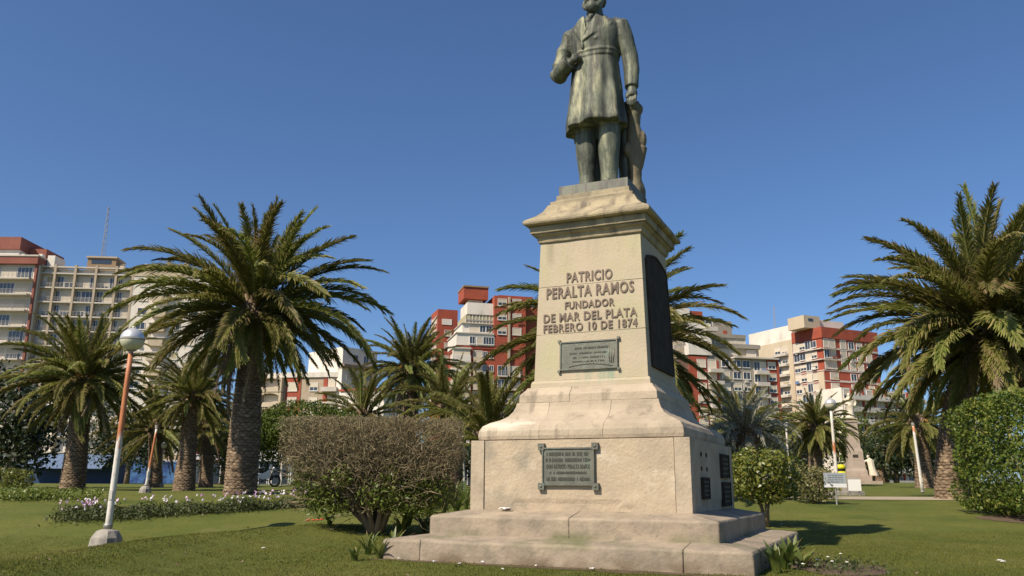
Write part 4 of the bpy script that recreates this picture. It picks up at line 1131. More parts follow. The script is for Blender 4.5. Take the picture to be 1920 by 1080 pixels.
leaves('dry_leaves', P[top] + np.array(CB[:3]), Nn[top], 0.018, leaf_mat('olive_leaf', [(0, (0.09, 0.092, 0.03)), (0.6, (0.17, 0.16, 0.06)), (1, (0.24, 0.19, 0.09))], 0.7, 0.2), sh)
P, Nn = surf_blob(3800, [(0.15, -0.55, 0.72, 0.45, 0.25, 0.28), (-1.0, -0.4, 0.75, 0.4, 0.35, 0.3), (0.8, -0.45, 0.85, 0.35, 0.25, 0.25), (-0.55, -0.6, 0.95, 0.3, 0.2, 0.22), (-1.25, -0.3, 1.0, 0.25, 0.3, 0.3), (0.35, -0.6, 0.98, 0.2, 0.15, 0.15), (-0.75, -0.45, 0.48, 0.45, 0.3, 0.24), (0.6, -0.4, 0.50, 0.5, 0.3, 0.25), (1.1, -0.3, 0.75, 0.3, 0.3, 0.3)], 0.7, 0.3)
leaves('green_leaves', P, Nn, 0.032, M['leaf_fresh'], sh)

# round green shrub on three stems, right of the pedestal
def stem_shrub(px, py, hx, hy, hz, cz, label, material, n, size, stems=3, name='round_shrub', flat=0.35, group=None, Y=None, spread_s=0.22):
    g = on_ground(px, py) if Y is None else stand(px, Y)
    r_ = empty(name, g); tag(r_, label, 'shrub', group)
    for k in range(stems):
        a = 2 * math.pi * k / max(stems, 1) + 0.5
        m_ = MB(); m_.tube([(0.03 * math.cos(a), 0.03 * math.sin(a), -0.05), (0.10 * math.cos(a) * hx, 0.08 * math.sin(a), cz * 0.35), (0.35 * hx * math.cos(a), 0.25 * hy * math.sin(a), cz - hz * 0.55), (0.6 * hx * math.cos(a), 0.5 * hy * math.sin(a), cz)], [0.045, 0.036, 0.03, 0.012], 8)
        m_.build('stem', M['wood'], r_, True)
    P, Nn = surf_box(n, hx, hy, hz, 0.55, 0.28, flat)
    leaves('foliage', P + np.array([0, 0, cz]), Nn, size, material, r_, spread=spread_s)
    return r_
stem_shrub(1437, 988, 0.60, 0.58, 0.44, 0.98, 'round green shrub on three bare stems beside the steps', M['leaf_lime'], 4200, 0.044, 3, flat=0.7)
stem_shrub(1527, 944, 0.48, 0.45, 0.40, 0.50, 'pale variegated round shrub beside the grey signboard', M['leaf_pale'], 2600, 0.038, 2, flat=0.6)
g = stand(1990, 19.2)
hd = empty('clipped_hedge', g); tag(hd, 'large clipped glossy green hedge in front of the huge palm', 'hedge')
for k in range(5):
    a = k * 1.3; m_ = MB(); m_.tube([(0.3 * math.cos(a), 0.3 * math.sin(a), -0.1), (0.5 * math.cos(a), 0.4 * math.sin(a), 0.5), (1.0 * math.cos(a), 0.6 * math.sin(a), 1.3)], [0.08, 0.06, 0.03], 8); m_.build('stem', M['wood'], hd, True)
P, Nn = surf_box(30000, 1.75, 1.5, 1.26, 0.25, 0.16, 0.30)
leaves('foliage', P + np.array([0.0, 0.1, 1.42]), Nn, 0.043, M['leaf_hedge'], hd, jit=0.9, spread=0.26)
hs = [(g.x + (1.9 + 0.3 * math.sin(3 * q)) * math.cos(q), g.y - 0.6 + (1.6 + 0.25 * math.sin(2 * q + 1)) * math.sin(q)) for q in [2 * math.pi * k / 28 for k in range(28)]]
sheet('soil_patch', hs, M['soil'], 0.008, 'bare brown soil round the foot of the clipped hedge', 2)
P, Nn = surf_box(1500, 1.7, 1.4, 1.2, 0.1, 0.12, 0.22); k_ = P[:, 2] > 0.7
leaves('young_shoots', P[k_] + np.array([0.0, 0.1, 1.5]), Nn[k_], 0.05, M['leaf_lime'], hd)

def tree(px, Y, lobes, th_, label, material, n, size, name='leafy_tree', cat='tree', trunk_r=0.2, group='trees behind the square', material_w='wood', dense=0.5):
    g_ = stand(px, Y); r_ = empty(name, g_); tag(r_, label, cat, group)
    m_ = MB(); m_.tube([(0, 0, -0.1), (0.05, 0, th_ * 0.5), (-0.03, 0, th_), (0.0, 0.0, th_ + lobes[0][5] * 0.6)], [trunk_r, trunk_r * .8, trunk_r * .7, trunk_r * .3], 9)
    m_.build('trunk', M[material_w], r_, True)
    for l in lobes[:6]:
        m_ = MB(); m_.tube([(0, 0, th_ * 0.85), (l[0] * .5, l[1] * .5, (th_ + l[2]) / 2), (l[0] * .95, l[1] * .95, l[2])], [trunk_r * .5, trunk_r * .35, trunk_r * .12], 6)
        m_.build('limb', M[material_w], r_, True)
    P, Nn = surf_blob(n, lobes, dense, 0.35 if dense > .3 else 0.10)
    leaves('crown', P, Nn, size, material, r_, jit=0.7)
    return r_
def lob(seed, n, W, H, z0, dep=0.8):
    rr = random.Random(seed)
    return [(rr.uniform(-W, W) * .7, rr.uniform(-W, W) * .7 * dep, z0 + H * rr.uniform(0.15, 0.9), W * rr.uniform(.35, .6), W * dep * rr.uniform(.35, .6), H * rr.uniform(.22, .36)) for _ in range(n)]
tree(556, 34, [(0.1, 0, 2.45, 1.95, 1.6, 1.1), (1.6, 0, 2.3, 1.4, 1.3, 0.85), (-0.75, -.3, 2.1, 1.15, 1.2, 1.0), (2.4, 0, 2.2, 1.2, 1.0, 0.7)], 1.2, 'dense dome shaped green tree behind the brown shrub', M['leaf_dome'], 20000, 0.055, 'dome_tree', dense=0.22)
tree(-10, 36, lob(1, 9, 2.6, 5.0, 0.6), 1.6, 'dark leafy tree beside the leaning palm', M['leaf_dark'], 7000, 0.11)
tree(415, 62, lob(2, 9, 4.2, 4.6, 0.7), 1.6, 'dark leafy tree hidden behind the thick scarred trunk', M['leaf_dark'], 6500, 0.14)
tree(235, 66, lob(3, 8, 3.6, 5.2, 0.9), 1.8, 'dark leafy tree behind the rusty globe lamp', M['leaf_dark'], 5500, 0.14)
tree(1682, 58, lob(4, 10, 3.0, 4.4, 0.3), 1.2, 'dark green tree between the far monument and the huge palm', M['leaf_dark'], 8000, 0.11)
tree(1640, 84, lob(14, 9, 4.0, 6.0, 0.3), 1.4, 'mid green tree below the pale balconies', M['leaf_dome'], 6000, 0.16)
tree(1472, 64, lob(5, 9, 3.4, 4.8, 0.2), 1.2, 'dark green tree between the silver palm and the drooping palm', M['leaf_dark'], 6500, 0.13)
tree(1372, 31, lob(6, 7, 1.3, 2.0, 0.1), 0.5, 'dark bushy tree right behind the corner of the pedestal', M['leaf_dark'], 4500, 0.07)
tree(1830, 60, lob(7, 9, 4.5, 4.8, 0.2), 1.3, 'dark tree behind the broad palm trunk', M['leaf_dark'], 6000, 0.14)
tree(1280, 60, lob(8, 9, 3.5, 4.0, 0.2), 1.2, 'dark tree behind the tall palm by the pedestal', M['leaf_dark'], 5000, 0.14)
tree(860, 66, lob(9, 8, 3.6, 3.4, 0.3), 1.2, 'dark tree behind the bushy palm by the pedestal', M['leaf_dark'], 5000, 0.13)
tree(640, 70, lob(10, 8, 3.0, 3.0, 0.9), 1.2, 'dark tree behind the brown clipped shrub', M['leaf_dark'], 4500, 0.13)
stem_shrub(28, 914, 0.35, 0.35, 0.26, 0.42, 'small clipped shrub beside the blue kiosk', M['leaf_lime'], 1200, 0.04, 1, flat=0.3, Y=24)

# ------------------------------------------------------------------ strap leaved plants, flowers
M['strap'] = leaf_mat('strap_leaf', [(0, (0.05, 0.085, 0.015)), (0.5, (0.105, 0.145, 0.028)), (0.88, (0.19, 0.20, 0.055)), (1, (0.30, 0.22, 0.09))], 0.4, 0.3, spec=0.45)
def strap_plant(loc, h, n, label, seed, group, w=0.022):
    rr = random.Random(seed); V, F, C = [], [], []
    for k in range(n):
        a = rr.uniform(0, 6.283); l = h * rr.uniform(0.7, 1.2); out = rr.uniform(0.25, 0.8); c = min(1, max(0, rr.gauss(.5, .2)))
        d = Vector((math.cos(a), math.sin(a), 0)); sd = Vector((-math.sin(a), math.cos(a), 0)); k0 = len(V); m = 5
        for i in range(m + 1):
            t = i / m; p = d * (0.03 + l * out * t ** 1.6) + Vector((0, 0, l * (t - 0.45 * out * t ** 2.4)))
            ww = w * (1 - t ** 3) + 0.001; fold = Vector((0, 0, 0.012 * (1 - t)))
            V += [tuple(p - sd * ww + fold), tuple(p), tuple(p + sd * ww + fold)]
        for i in range(m):
            for j in range(2):
                q = k0 + i * 3 + j; F.append((q, q + 1, q + 4, q + 3)); C.append(min(1, c + (0.25 if i == m - 1 else 0)))
    o = link('strap_leaf_plant', np_mesh('strap_leaf_plant', V, F, M['strap'], C), None, loc)
    return tag(o, label, 'plant', group)
k = 0
for px, py, h in ((780, 975, .6), (806, 970, .62), (832, 966, .62), (856, 966, .62), (790, 955, .7), (822, 950, .75), (850, 948, .75), (874, 955, .75), (766, 988, .5), (795, 1000, .42), (752, 1005, .42)):
    strap_plant(on_ground(px, py), h, 32, 'leafy strap leaved plant growing between the brown shrub and the pedestal', 40 + k, 'strap leaved plants left of the pedestal'); k += 1
for px, py, h in ((690, 1040, .34), (712, 1048, .30), (665, 1052, .22), (735, 1040, .36)):
    strap_plant(on_ground(px, py), h, 14, 'low strap leaved plant at the left corner of the bottom step', 60 + k, 'low strap leaved plants at the step corner'); k += 1
strap_plant(on_ground(618, 985), 0.22, 14, 'small tufted strap leaved plant beside the red flowers', 91, None)
for lx, ly, h in ((2.42, -1.80, .36), (2.46, -1.30, .34), (2.44, -0.75, .33), (2.42, -0.2, .32), (2.62, -1.0, .26)):
    p = mon_pt(lx, ly, 0); strap_plant((p[0], p[1], ground_z(p[0], p[1])), h, 13, 'broad strap leaved plant against the shaded side of the bottom step', 70 + k, 'strap leaved plants on the shaded side', 0.032); k += 1

M['bed_leaf'] = leaf_mat('bed_leaf', [(0, (0.025, 0.038, 0.010)), (0.5, (0.065, 0.085, 0.022)), (1, (0.12, 0.125, 0.04))], 0.55, 0.25)
M['petal'] = leaf_mat('petal', [(0, (0.62, 0.36, 0.55)), (0.4, (0.62, 0.50, 0.62)), (0.7, (0.75, 0.70, 0.72)), (1, (0.78, 0.76, 0.70))], 0.6, 0.2)
M['petal_red'] = mat('red_petal', (0.55, 0.05, 0.03), (0.62, 0.09, 0.04), 20, 0.6)
M['petal_white'] = mat('white_petal', (0.75, 0.74, 0.66), (0.66, 0.64, 0.5), 20, 0.6)
def recentre(r_, c):
    c = Vector((c[0], c[1], ground_z(c[0], c[1]))); r_.location = c
    for ch in r_.children: ch.location = -c
def flower_bed(pts, width, n, nf, label, h=0.28):
    P, Q = [], []
    for _ in range(n):
        i = random.randrange(len(pts) - 1); u = random.random()
        x = pts[i][0] * (1 - u) + pts[i + 1][0] * u; y = pts[i][1] * (1 - u) + pts[i + 1][1] * u + random.gauss(0, width)
        hh = h * (0.6 + 0.6 * noise.noise(Vector((x * 1.7, y * 1.7, 5)))) + 0.06
        P.append((x, y, ground_z(x, y) + random.random() * max(hh, .05)))
    for _ in range(nf):
        i = random.randrange(len(pts) - 1); u = random.random()
        x = pts[i][0] * (1 - u) + pts[i + 1][0] * u; y = pts[i][1] * (1 - u) + pts[i + 1][1] * u + random.gauss(0, width)
        if noise.noise(Vector((x * 1.1, y * 1.1, 8))) < -0.12: continue
        Q.append((x, y, ground_z(x, y) + h * random.uniform(0.9, 1.45)))
    r_ = empty('flower_bed', (0, 0, 0)); tag(r_, label, 'flower bed')
    leaves('foliage', P, np.tile([0, -0.3, 1.0], (len(P), 1)), 0.036, M['bed_leaf'], r_, aspect=0.4)
    PP = np.repeat(np.array(Q), 5, 0) + rng.standard_normal((len(Q) * 5, 3)) * 0.016
    o = leaves('blossoms', PP, np.tile([-0.3, -0.6, 0.7], (len(PP), 1)), 0.024, M['petal'], r_, aspect=0.9)
    me = o.data; v = np.clip(np.repeat(np.clip(rng.random(len(Q)) * 1.1 - .02, 0, 1), 5), 0, 1); me.attributes['rnd'].data.foreach_set('value', v.astype(np.float32))
    segs = [((q[0], q[1], q[2] - h * 0.9), tuple(q)) for q in Q]
    twigs('flower_stems', segs, 0.004, M['bed_leaf'], r_)
    recentre(r_, (pts[len(pts) // 2][0], pts[len(pts) // 2][1]))
    return r_
fb = [on_ground(px, py) for px, py in ((115, 972), (200, 972), (300, 967), (420, 960), (520, 953), (632, 946))]
flower_bed([(p.x, p.y) for p in fb], 0.33, 9500, 170, 'low bed of small white and pink flowers before the big palm')
bl = [stand(px, 22.5) for px in (-40, 20, 60, 100, 190)]
def low_plants(pts, n, label, size=0.05, h=0.28, width=.4):
    r_ = empty('ground_plants', (0, 0, 0)); tag(r_, label, 'plants', None, 'stuff'); P = []
    for _ in range(n):
        i = random.randrange(len(pts) - 1); u = random.random(); x = pts[i].x * (1 - u) + pts[i + 1].x * u; y = pts[i].y * (1 - u) + pts[i + 1].y * u + random.gauss(0, width)
        P.append((x, y, ground_z(x, y) + random.random() * h))
    leaves('foliage', P, np.tile([0, -0.3, 1.0], (len(P), 1)), size, M['leaf_fresh'], r_, aspect=0.35)
    bpy.context.view_layer.update(); recentre(r_, (pts[2].x, pts[2].y))
low_plants(bl, 2600, 'low leafy plants round the foot of the leaning palm')
def small_flower(px, py, material, label, group, h=0.1, s=0.03):
    g_ = on_ground(px, py); r_ = empty('flower', g_); tag(r_, label, 'flower', group)
    m_ = MB(); m_.tube([(0, 0, -0.01), (0.01, 0, h)], [0.004, 0.003], 5); m_.build('flower_stem', M['bed_leaf'], r_)
    m_ = MB()
    for q in range(6):
        a = q * math.pi / 3 + random.random() * .3; m_.ball((0.01 + s * .7 * math.cos(a), s * .7 * math.sin(a), h), (s * .5, s * .5, s * .3), 6, 4)
    m_.ball((0.01, 0, h + s * .2), s * .35, 6, 4); m_.build('blossom', material, r_, True)
for px in (576, 586, 594, 602): small_flower(px, 984 + random.randint(-2, 2), M['petal_red'], 'red flower in the lawn beside the brown shrub', 'red flowers', 0.08, 0.035)
for px, py in ((1505, 1076), (1531, 1066), (1552, 1061), (1576, 1054), (1588, 1072), (1560, 1070)):
    small_flower(px, py, M['petal_white'], 'white flower on the bare soil bed', 'white flowers on the soil bed', 0.10, 0.017)
gbed = []
for _ in range(900):
    a = random.gauss(0, 1); gbed.append((3.68 + random.gauss(0, .30), 9.95 + random.gauss(0, .40), random.random() * 0.10))
r_ = empty('bedding_plants', (0, 0, 0)); tag(r_, 'low green bedding plants on the bare soil', 'plants', None, 'stuff')
leaves('foliage', gbed, np.tile([0, -0.3, 1.0], (len(gbed), 1)), 0.022, M['bed_leaf'], r_, aspect=0.4)
recentre(r_, (3.75, 9.95))
lx = rng.random(420) * 17 - 8; ly = 8 + rng.random(420) ** 1.3 * 13
lp = [(a, b, ground_z(a, b) + 0.012) for a, b in zip(lx, ly) if not (abs((a - 1.388) * 0.912 - (b - 12.023) * 0.41) < 2.5 and abs((a - 1.388) * 0.41 + (b - 12.023) * 0.912) < 2.5)]
lo_ = leaves('fallen_leaves', lp, np.tile([0, 0, 1.0], (len(lp), 1)), 0.022, M['frond_dry'], None, jit=0.35); tag(lo_, 'dry fallen leaves scattered over the lawn', 'fallen leaves', None, 'stuff')
# fallen petals and scraps on the lawn
for px, py in ((815, 1058), (862, 1062), (905, 1058), (943, 1072), (885, 1052), (747, 1052), (768, 1050), (660, 985), (494, 1032), (1005, 1066), (1110, 1072)):
    g_ = on_ground(px, py); paper('fallen_scrap', (g_.x, g_.y, g_.z + 0.012), random.uniform(0.035, 0.06), M['paper'], 'small pale scrap lying on the lawn before the monument', 'litter', px, random.random() * 6)['group'] = 'scraps on the lawn'
for px, py in ((1882, 1058), (1875, 1056), (1465, 986)):
    g_ = on_ground(px, py); paper('fallen_scrap', (g_.x, g_.y, g_.z + 0.012), 0.07, M['paper'], 'pale scrap lying on the lawn right of the monument', 'litter', px, 0.5)['group'] = 'scraps right of the monument'
M['metal_grey'] = mat('grey_metal', (0.35, 0.34, 0.31), None, rough=0.5, metal=0.5)
# ------------------------------------------------------------------ lamps
def lamp(loc, h, r, label, rust=(0.45, 0.95), globe=0.2, style='silver', foot=0.0, lean=(0, 0), group='globe lamps on the lawns', n=12):
    root = empty('street_lamp', loc, 0); tag(root, label, 'lamp', group)
    def P(t): return (lean[0] * t, lean[1] * t, h * t)
    t0, t1 = rust if rust else (2, 2)
    m_ = MB(); m_.tube([P(k / 6) for k in range(7)], [r * (1 - 0.25 * k / 6) for k in range(7)], n)
    m_.build('pole', pole_mat('painted_pole', t0 * h, t1 * h) if rust else M['white_paint'], root, True)
    m_ = MB(); m_.lathe([(r * 1.25, h * 0.012), (r * 1.3, h * 0.03), (r * 1.1, h * 0.035)], n, (lean[0] * .02, lean[1] * .02, foot * 1.1)); m_.build('collar', M['metal_grey'], root, True)
    m_ = MB(); m_.box(-r * .5, r * .5, -r * 1.12, -r * .7, h * .16 + foot, h * .16 + foot + .16); o_ = m_.build('hatch', M['white_paint'], root); o_.location = (lean[0] * (.16 + .02), 0, 0)
    if globe:
        c = Vector(P(1)) + Vector((0, 0, globe * 0.95))
        m_ = MB(); m_.lathe([(r * 1.1, -globe * 0.05), (r * 1.6, globe * 0.0), (r * 1.7, globe * 0.10), (r * 1.1, globe * .14)], 14, P(1)); m_.build('lamp_holder', M['concrete'], root, True)
        if style == 'silver':
            m_ = MB(); k = 9
            m_.lathe([(globe * math.sin(R(8 + 82 * i / k)), -globe * math.cos(R(8 + 82 * i / k))) for i in range(k + 1)], 24, c); m_.build('lamp_bowl', M['globe_bowl'], root, True)
            m_ = MB(); m_.lathe([(globe * 1.02, -0.012), (globe * 1.035, 0.0), (globe * 1.02, 0.012)], 24, c); m_.build('seam_ring', M['concrete'], root, True)
            m_ = MB(); m_.lathe([(globe * 1.0 * math.cos(R(88 * i / k)), globe * math.sin(R(88 * i / k))) for i in range(k + 1)], 24, c); m_.build('lamp_cap', M['globe_top'], root, True)
            m_ = MB(); m_.lathe([(globe * .15, globe * .97), (globe * .12, globe * 1.15), (globe * .05, globe * 1.2)], 10, c); m_.build('finial', M['white_paint'], root, True)
        else:
            m_ = MB(); m_.ball(c, globe, 18, 12); m_.build('lamp_globe', M['globe_white'], root, True)
    else:
        m_ = MB(); m_.tube([P(1), (P(1)[0] - 0.02, P(1)[1], P(1)[2] + 0.10)], [r * 1.1, r * 0.8], 8); m_.build('broken_cap', M['concrete'], root)
    if foot:
        m_ = MB(); rr = random.Random(int(loc[0] * 100))
        rings = []
        for z, s in ((-0.12, 1.05), (0.06, 1.0), (0.55, 0.9), (0.92, 0.62), (1.0, 0.35)):
            rings.append([(foot * s * math.cos(2 * math.pi * j / 9 + .3) * (1 + .12 * math.sin(j * 2.7 + z)), foot * s * math.sin(2 * math.pi * j / 9 + .3) * (1 + .1 * math.sin(j * 1.9)), foot * 1.2 * z) for j in range(9)])
        m_.loft(rings); m_.build('concrete_foot', M['concrete'], root)
    return root
def lamp_px(bx, by, tx, ty, label, Y=None, **kw):
    b = on_ground(bx, by)
    if Y is not None:
        p = at(bx, by, Y); b = Vector((p.x, p.y, ground_z(p.x, p.y)))
    t = at(tx, ty, b.y)
    kw.setdefault('lean', (t.x - b.x, 0)); 
    return lamp(b, t.z - b.z, kw.pop('r', 0.05), label, **kw)
lamp_px(200, 1008, 246, 657, 'globe lamp with a rusty orange pole on a concrete foot', Y=15.4, r=0.059, rust=(0.54, 0.985), globe=0.215, foot=0.27, n=16)
lamp_px(272, 924, 287, 803, 'slim rusty orange post without its globe', r=0.045, rust=(0.40, 0.95), globe=0, foot=0.17, group='headless lamp posts', lean=(0.15, 0))
lamp_px(299, 909, 306, 841, 'slim white lamp with a small white globe between palm trunks', Y=40, r=0.055, rust=None, globe=0.16, style='white', foot=0.2)
lamp_px(1571, 918, 1558, 768, 'white lamp with rust patches behind the grey signboard', Y=32, r=0.065, rust=(0.50, 0.62), globe=0.215)
lamp_px(1729, 914, 1712, 797, 'white headless lamp post leaning beside the huge palm', Y=34, r=0.065, rust=(0.90, 0.97), globe=0, group='headless lamp posts')
lamp_px(1482, 912, 1474, 802, 'thin white lamp rising behind the round green shrub', Y=40, r=0.055, rust=None, globe=0.14, style='white')
lamp_px(1519, 910, 1516, 857, 'tiny far white lamp post under the drooping palm', Y=60, r=0.06, rust=None, globe=0, group='headless lamp posts')
lamp_px(870, 908, 869, 815, 'white lamp with a small globe left of the pedestal', Y=38, r=0.06, rust=None, globe=0.13, style='white')
lamp_px(527, 912, 529, 852, 'short white post beside the dome shaped tree', Y=48, r=0.06, rust=None, globe=0, group='headless lamp posts')

# ------------------------------------------------------------------ signs, bin, marker stones
M['sign_grey'] = mat('sign_face', (0.33, 0.36, 0.37), (0.42, 0.44, 0.43), 4, 0.5, stretch=(6, 1, 0.6))
M['sign_ink'] = mat('sign_ink', (0.16, 0.18, 0.2), None, rough=0.6)
M['sign_white'] = mat('white_board', (0.80, 0.79, 0.75), None, rough=0.5)
M['bin_yellow'] = mat('bin_yellow', (0.62, 0.58, 0.02), (0.55, 0.50, 0.02), 6, 0.4)
M['black'] = mat('black_plastic', (0.02, 0.02, 0.02), None, rough=0.6)
g_ = on_ground(1570, 947)
sg = empty('signboard', g_, R(4)); tag(sg, 'grey information signboard on a single post', 'sign')
sc = g_.y / FPX
m_ = MB(); m_.tube([(0, 0.02, -0.1), (0, 0.02, 40 * sc)], 0.022, 8); m_.build('post', M['metal_grey'], sg)
m_ = MB(); m_.box(-21.5 * sc, 20 * sc, -0.012, 0.012, 31 * sc, 57 * sc); bd = m_.build('board', M['sign_grey'], sg)
m_ = MB(); m_.box(-21.5 * sc, 20 * sc, -0.016, -0.0125, 31 * sc, 37.5 * sc); m_.build('lower_band', M['sign_white'], sg)
m_ = MB()
for r0_ in range(4):
    x = -0.2
    while x < 0.19:
        w_ = random.uniform(0.012, 0.035)
        if random.random() < .8: m_.box(x, x + w_ * .8, -0.0145, -0.0125, (52.5 - 4.0 * r0_) * sc - 0.012, (52.5 - 4.0 * r0_) * sc + 0.012)
        x += w_
m_.build('worn_lettering', M['sign_ink'], sg)['kind'] = 'stuff'
g_ = on_ground(1604, 930); sc = g_.y / FPX
sw = empty('white_board', g_); tag(sw, 'small white board on two short legs beside the grey signboard', 'sign')
m_ = MB(); m_.box(-11.5 * sc, 11.5 * sc, -0.015, 0.015, 9 * sc, 29.5 * sc); m_.build('board', M['sign_white'], sw)
for x in (-9, 9):
    m_ = MB(); m_.tube([(x * sc, 0.04, -0.05), (x * sc, 0.04, 24 * sc)], 0.02, 6); m_.build('leg', M['metal_grey'], sw)
g_ = on_ground(1598, 929)
m_ = MB(); m_.loft([[(x * s - .02, y * s, z) for x, y in ((-.62, -.3), (.62, -.3), (.66, .3), (-.62, .3))] for z, s in ((-.05, 1), (.10, 1), (.14, .96))])
m_.loft([[(x * s + .30, y * s + .1, z) for x, y in ((-.28, -.22), (.28, -.22), (.28, .22), (-.28, .22))] for z, s in ((.12, 1), (.55, .95), (.60, .85))])
tag(m_.build('marker_stone', M['concrete'], None, False, (g_.x, g_.y + 0.7, g_.z)), 'low pinkish stone marker behind the white board', 'stone')
g_ = stand(1580, 33); sc = g_.y / FPX
bn = empty('litter_bin', g_); tag(bn, 'yellow round litter bin beside the white lamp', 'bin')
zb = at(1580, 905, g_.y).z - g_.z; zt = at(1580, 873, g_.y).z - g_.z; rb = 8.3 * sc
m_ = MB(); m_.lathe([(rb * .85, max(0, zb - .3)), (rb * .95, zb), (rb, zt - 0.22)], 18); m_.build('drum', M['bin_yellow'], bn, True)
m_ = MB(); m_.lathe([(rb * .9, zt - .22), (rb * .9, zt - .13)], 18); m_.build('slot', M['black'], bn)
m_ = MB(); m_.lathe([(rb * 1.03, zt - .13), (rb * 1.0, zt - .05), (rb * .8, zt + .02), (rb * .3, zt + .05)], 18); m_.build('lid', M['bin_yellow'], bn, True)
m_ = MB(); m_.tube([(0, 0.0, -.05), (0, 0, zb)], 0.04, 8); m_.build('post', M['metal_grey'], bn)

# ------------------------------------------------------------------ the far monument with a white marble figure
M['pink_stone'] = mat('pink_stone', (0.38, 0.31, 0.24), (0.31, 0.25, 0.195), 3, 0.9, 0.4, 14, c3=(0.42, 0.27, 0.22), c3scale=1.3, c3lo=.55, c3hi=.75)
M['marble'] = mat('marble', (0.68, 0.60, 0.46), (0.55, 0.47, 0.34), 3, 0.6, 0.3, 12)
g_ = stand(1607, 52); g_.z = ground_z(g_.x, g_.y); sc = g_.y / FPX
fm = empty('monument_pedestal', g_, R(-14)); tag(fm, 'small far stone pedestal carrying a white marble figure', 'pedestal')
def zz(py): return at(1607, py, g_.y).z - g_.z
def sqring(w, z): return [(-w, -w, z), (w, -w, z), (w, w, z), (-w, w, z)]
for nm, spec in (('step', ((52, 912), (52, 902))), ('step', ((32, 902.2), (32, 892))), ('plinth', ((25, 892.2), (24, 884), (21, 878), (20, 866))), ('die', ((18.5, 866.2), (18, 848), (16.5, 842))),
                 ('shaft', ((14.5, 842.2), (11.8, 806))), ('frieze', ((12.5, 806.2), (12.5, 803), (11.8, 802), (11.8, 792))), ('cornice', ((13.5, 792.2), (14, 788), (13, 784.5)))):
    m_ = MB(); m_.loft([sqring(w * sc * 0.74, zz(py)) for w, py in spec]); m_.build(nm, M['pink_stone'], fm)
for x, py, w, h in ((0, 854, 4.5, 3.5), (-4, 872, 2.5, 2.5), (5, 868, 4, 2.5)):
    m_ = MB(); m_.box((x - w) * sc, (x + w) * sc, -19.5 * sc * 0.74, -16 * sc * .74, zz(py) - h * sc, zz(py) + h * sc * .3); m_.build('tablet', M['plaque_dark'], fm)
ms = empty('marble_statue', (g_.x, g_.y, g_.z + zz(784.5)), R(-14)); tag(ms, 'white marble figure in a cloak on the far pedestal', 'statue')
fb_ = MB(); H_ = zz(737) - zz(784.5)
fb_.loft([ell(0, 0, z * H_, rx * H_, ry * H_, 20, .05, 4, z * 4) for z, rx, ry in ((0, .22, .18), (.06, .22, .18), (.07, .15, .13), (.3, .13, .11), (.5, .17, .13), (.62, .16, .12), (.74, .19, .12), (.82, .12, .09), (.86, .05, .05))])
fb_.ball((-.02 * H_, -.02 * H_, .925 * H_), (.062 * H_, .07 * H_, .085 * H_), 12, 8)
fb_.tube([(-.17 * H_, 0, .77 * H_), (-.21 * H_, -.02, .62 * H_), (-.12 * H_, -.12 * H_, .55 * H_)], [.05 * H_, .045 * H_, .035 * H_], 8)
fb_.tube([(.17 * H_, 0, .77 * H_), (.22 * H_, 0, .6 * H_), (.18 * H_, -.08 * H_, .48 * H_)], [.05 * H_, .045 * H_, .035 * H_], 8)
remesh(fb_, 0.03, 'figure', M['marble'], ms, 2, 0.02)
p_ = at(1632, 893, g_.y - 0.6)
al = empty('side_figure', (p_.x, p_.y, g_.z + zz(892.4)), R(-30)); tag(al, 'pale draped marble figure standing beside the far pedestal', 'statue')
fa = MB(); H2 = zz(853) - zz(892)
fa.loft([ell(.16 * (1 - z) * H2, 0, z * H2, rx * H2, ry * H2, 18, .06, 5, z * 3) for z, rx, ry in ((0, .22, .2), (.25, .17, .16), (.5, .15, .14), (.66, .15, .12), (.78, .12, .1), (.84, .045, .045))])
fa.ball((-.03 * H2, -.02, .91 * H2), (.07 * H2, .075 * H2, .09 * H2), 12, 8)
fa.tube([(-.10 * H2, 0, .76 * H2), (-.2 * H2, -.05, .66 * H2), (-.24 * H2, -.08, .78 * H2)], [.045 * H2, .04 * H2, .03 * H2], 8)
remesh(fa, 0.03, 'figure', M['marble'], al, 2, 0.02)
# ------------------------------------------------------------------ apartment buildings beyond the square
M['w_white'] = mat('white_render', (0.70, 0.645, 0.55), (0.61, 0.56, 0.48), 0.25, 0.9, c3=(0.42, 0.37, 0.30), c3scale=0.5, c3lo=.55, c3hi=.8, stretch=(1, 1, 0.5))
M['w_cream'] = mat('cream_render', (0.54, 0.45, 0.31), (0.46, 0.38, 0.27), 0.25, 0.9, c3=(0.36, 0.29, 0.2), c3scale=0.4, c3lo=.55, c3hi=.8, stretch=(1, 1, 0.5))
M['w_grey'] = mat('grey_render', (0.33, 0.295, 0.235), (0.27, 0.24, 0.195), 0.3, 0.92, 0.2, 3)
M['w_red'] = mat('red_brick_wall', (0.36, 0.085, 0.045), (0.30, 0.065, 0.036), 0.5, 0.9, 0.2, 6, c3=(0.24, 0.07, 0.05), c3scale=0.6)
M['w_dull_red'] = mat('faded_red_wall', (0.27, 0.105, 0.075), (0.23, 0.085, 0.06), 0.5, 0.9, 0.2, 6)
M['w_beige'] = mat('beige_stone_wall', (0.42, 0.335, 0.235), (0.33, 0.265, 0.19), 1.2, 0.92, 0.3, 4)
M['w_fin'] = mat('fin_render', (0.44, 0.36, 0.26), (0.38, 0.31, 0.22), 0.4, 0.9)
M['w_brown'] = mat('brown_render', (0.28, 0.20, 0.12), (0.24, 0.17, 0.10), 0.5, 0.9)
M['slab'] = mat('slab_edge', (0.55, 0.50, 0.42), (0.45, 0.41, 0.35), 0.6, 0.9)
M['frame'] = mat('window_frame', (0.66, 0.63, 0.56), None, rough=0.6)
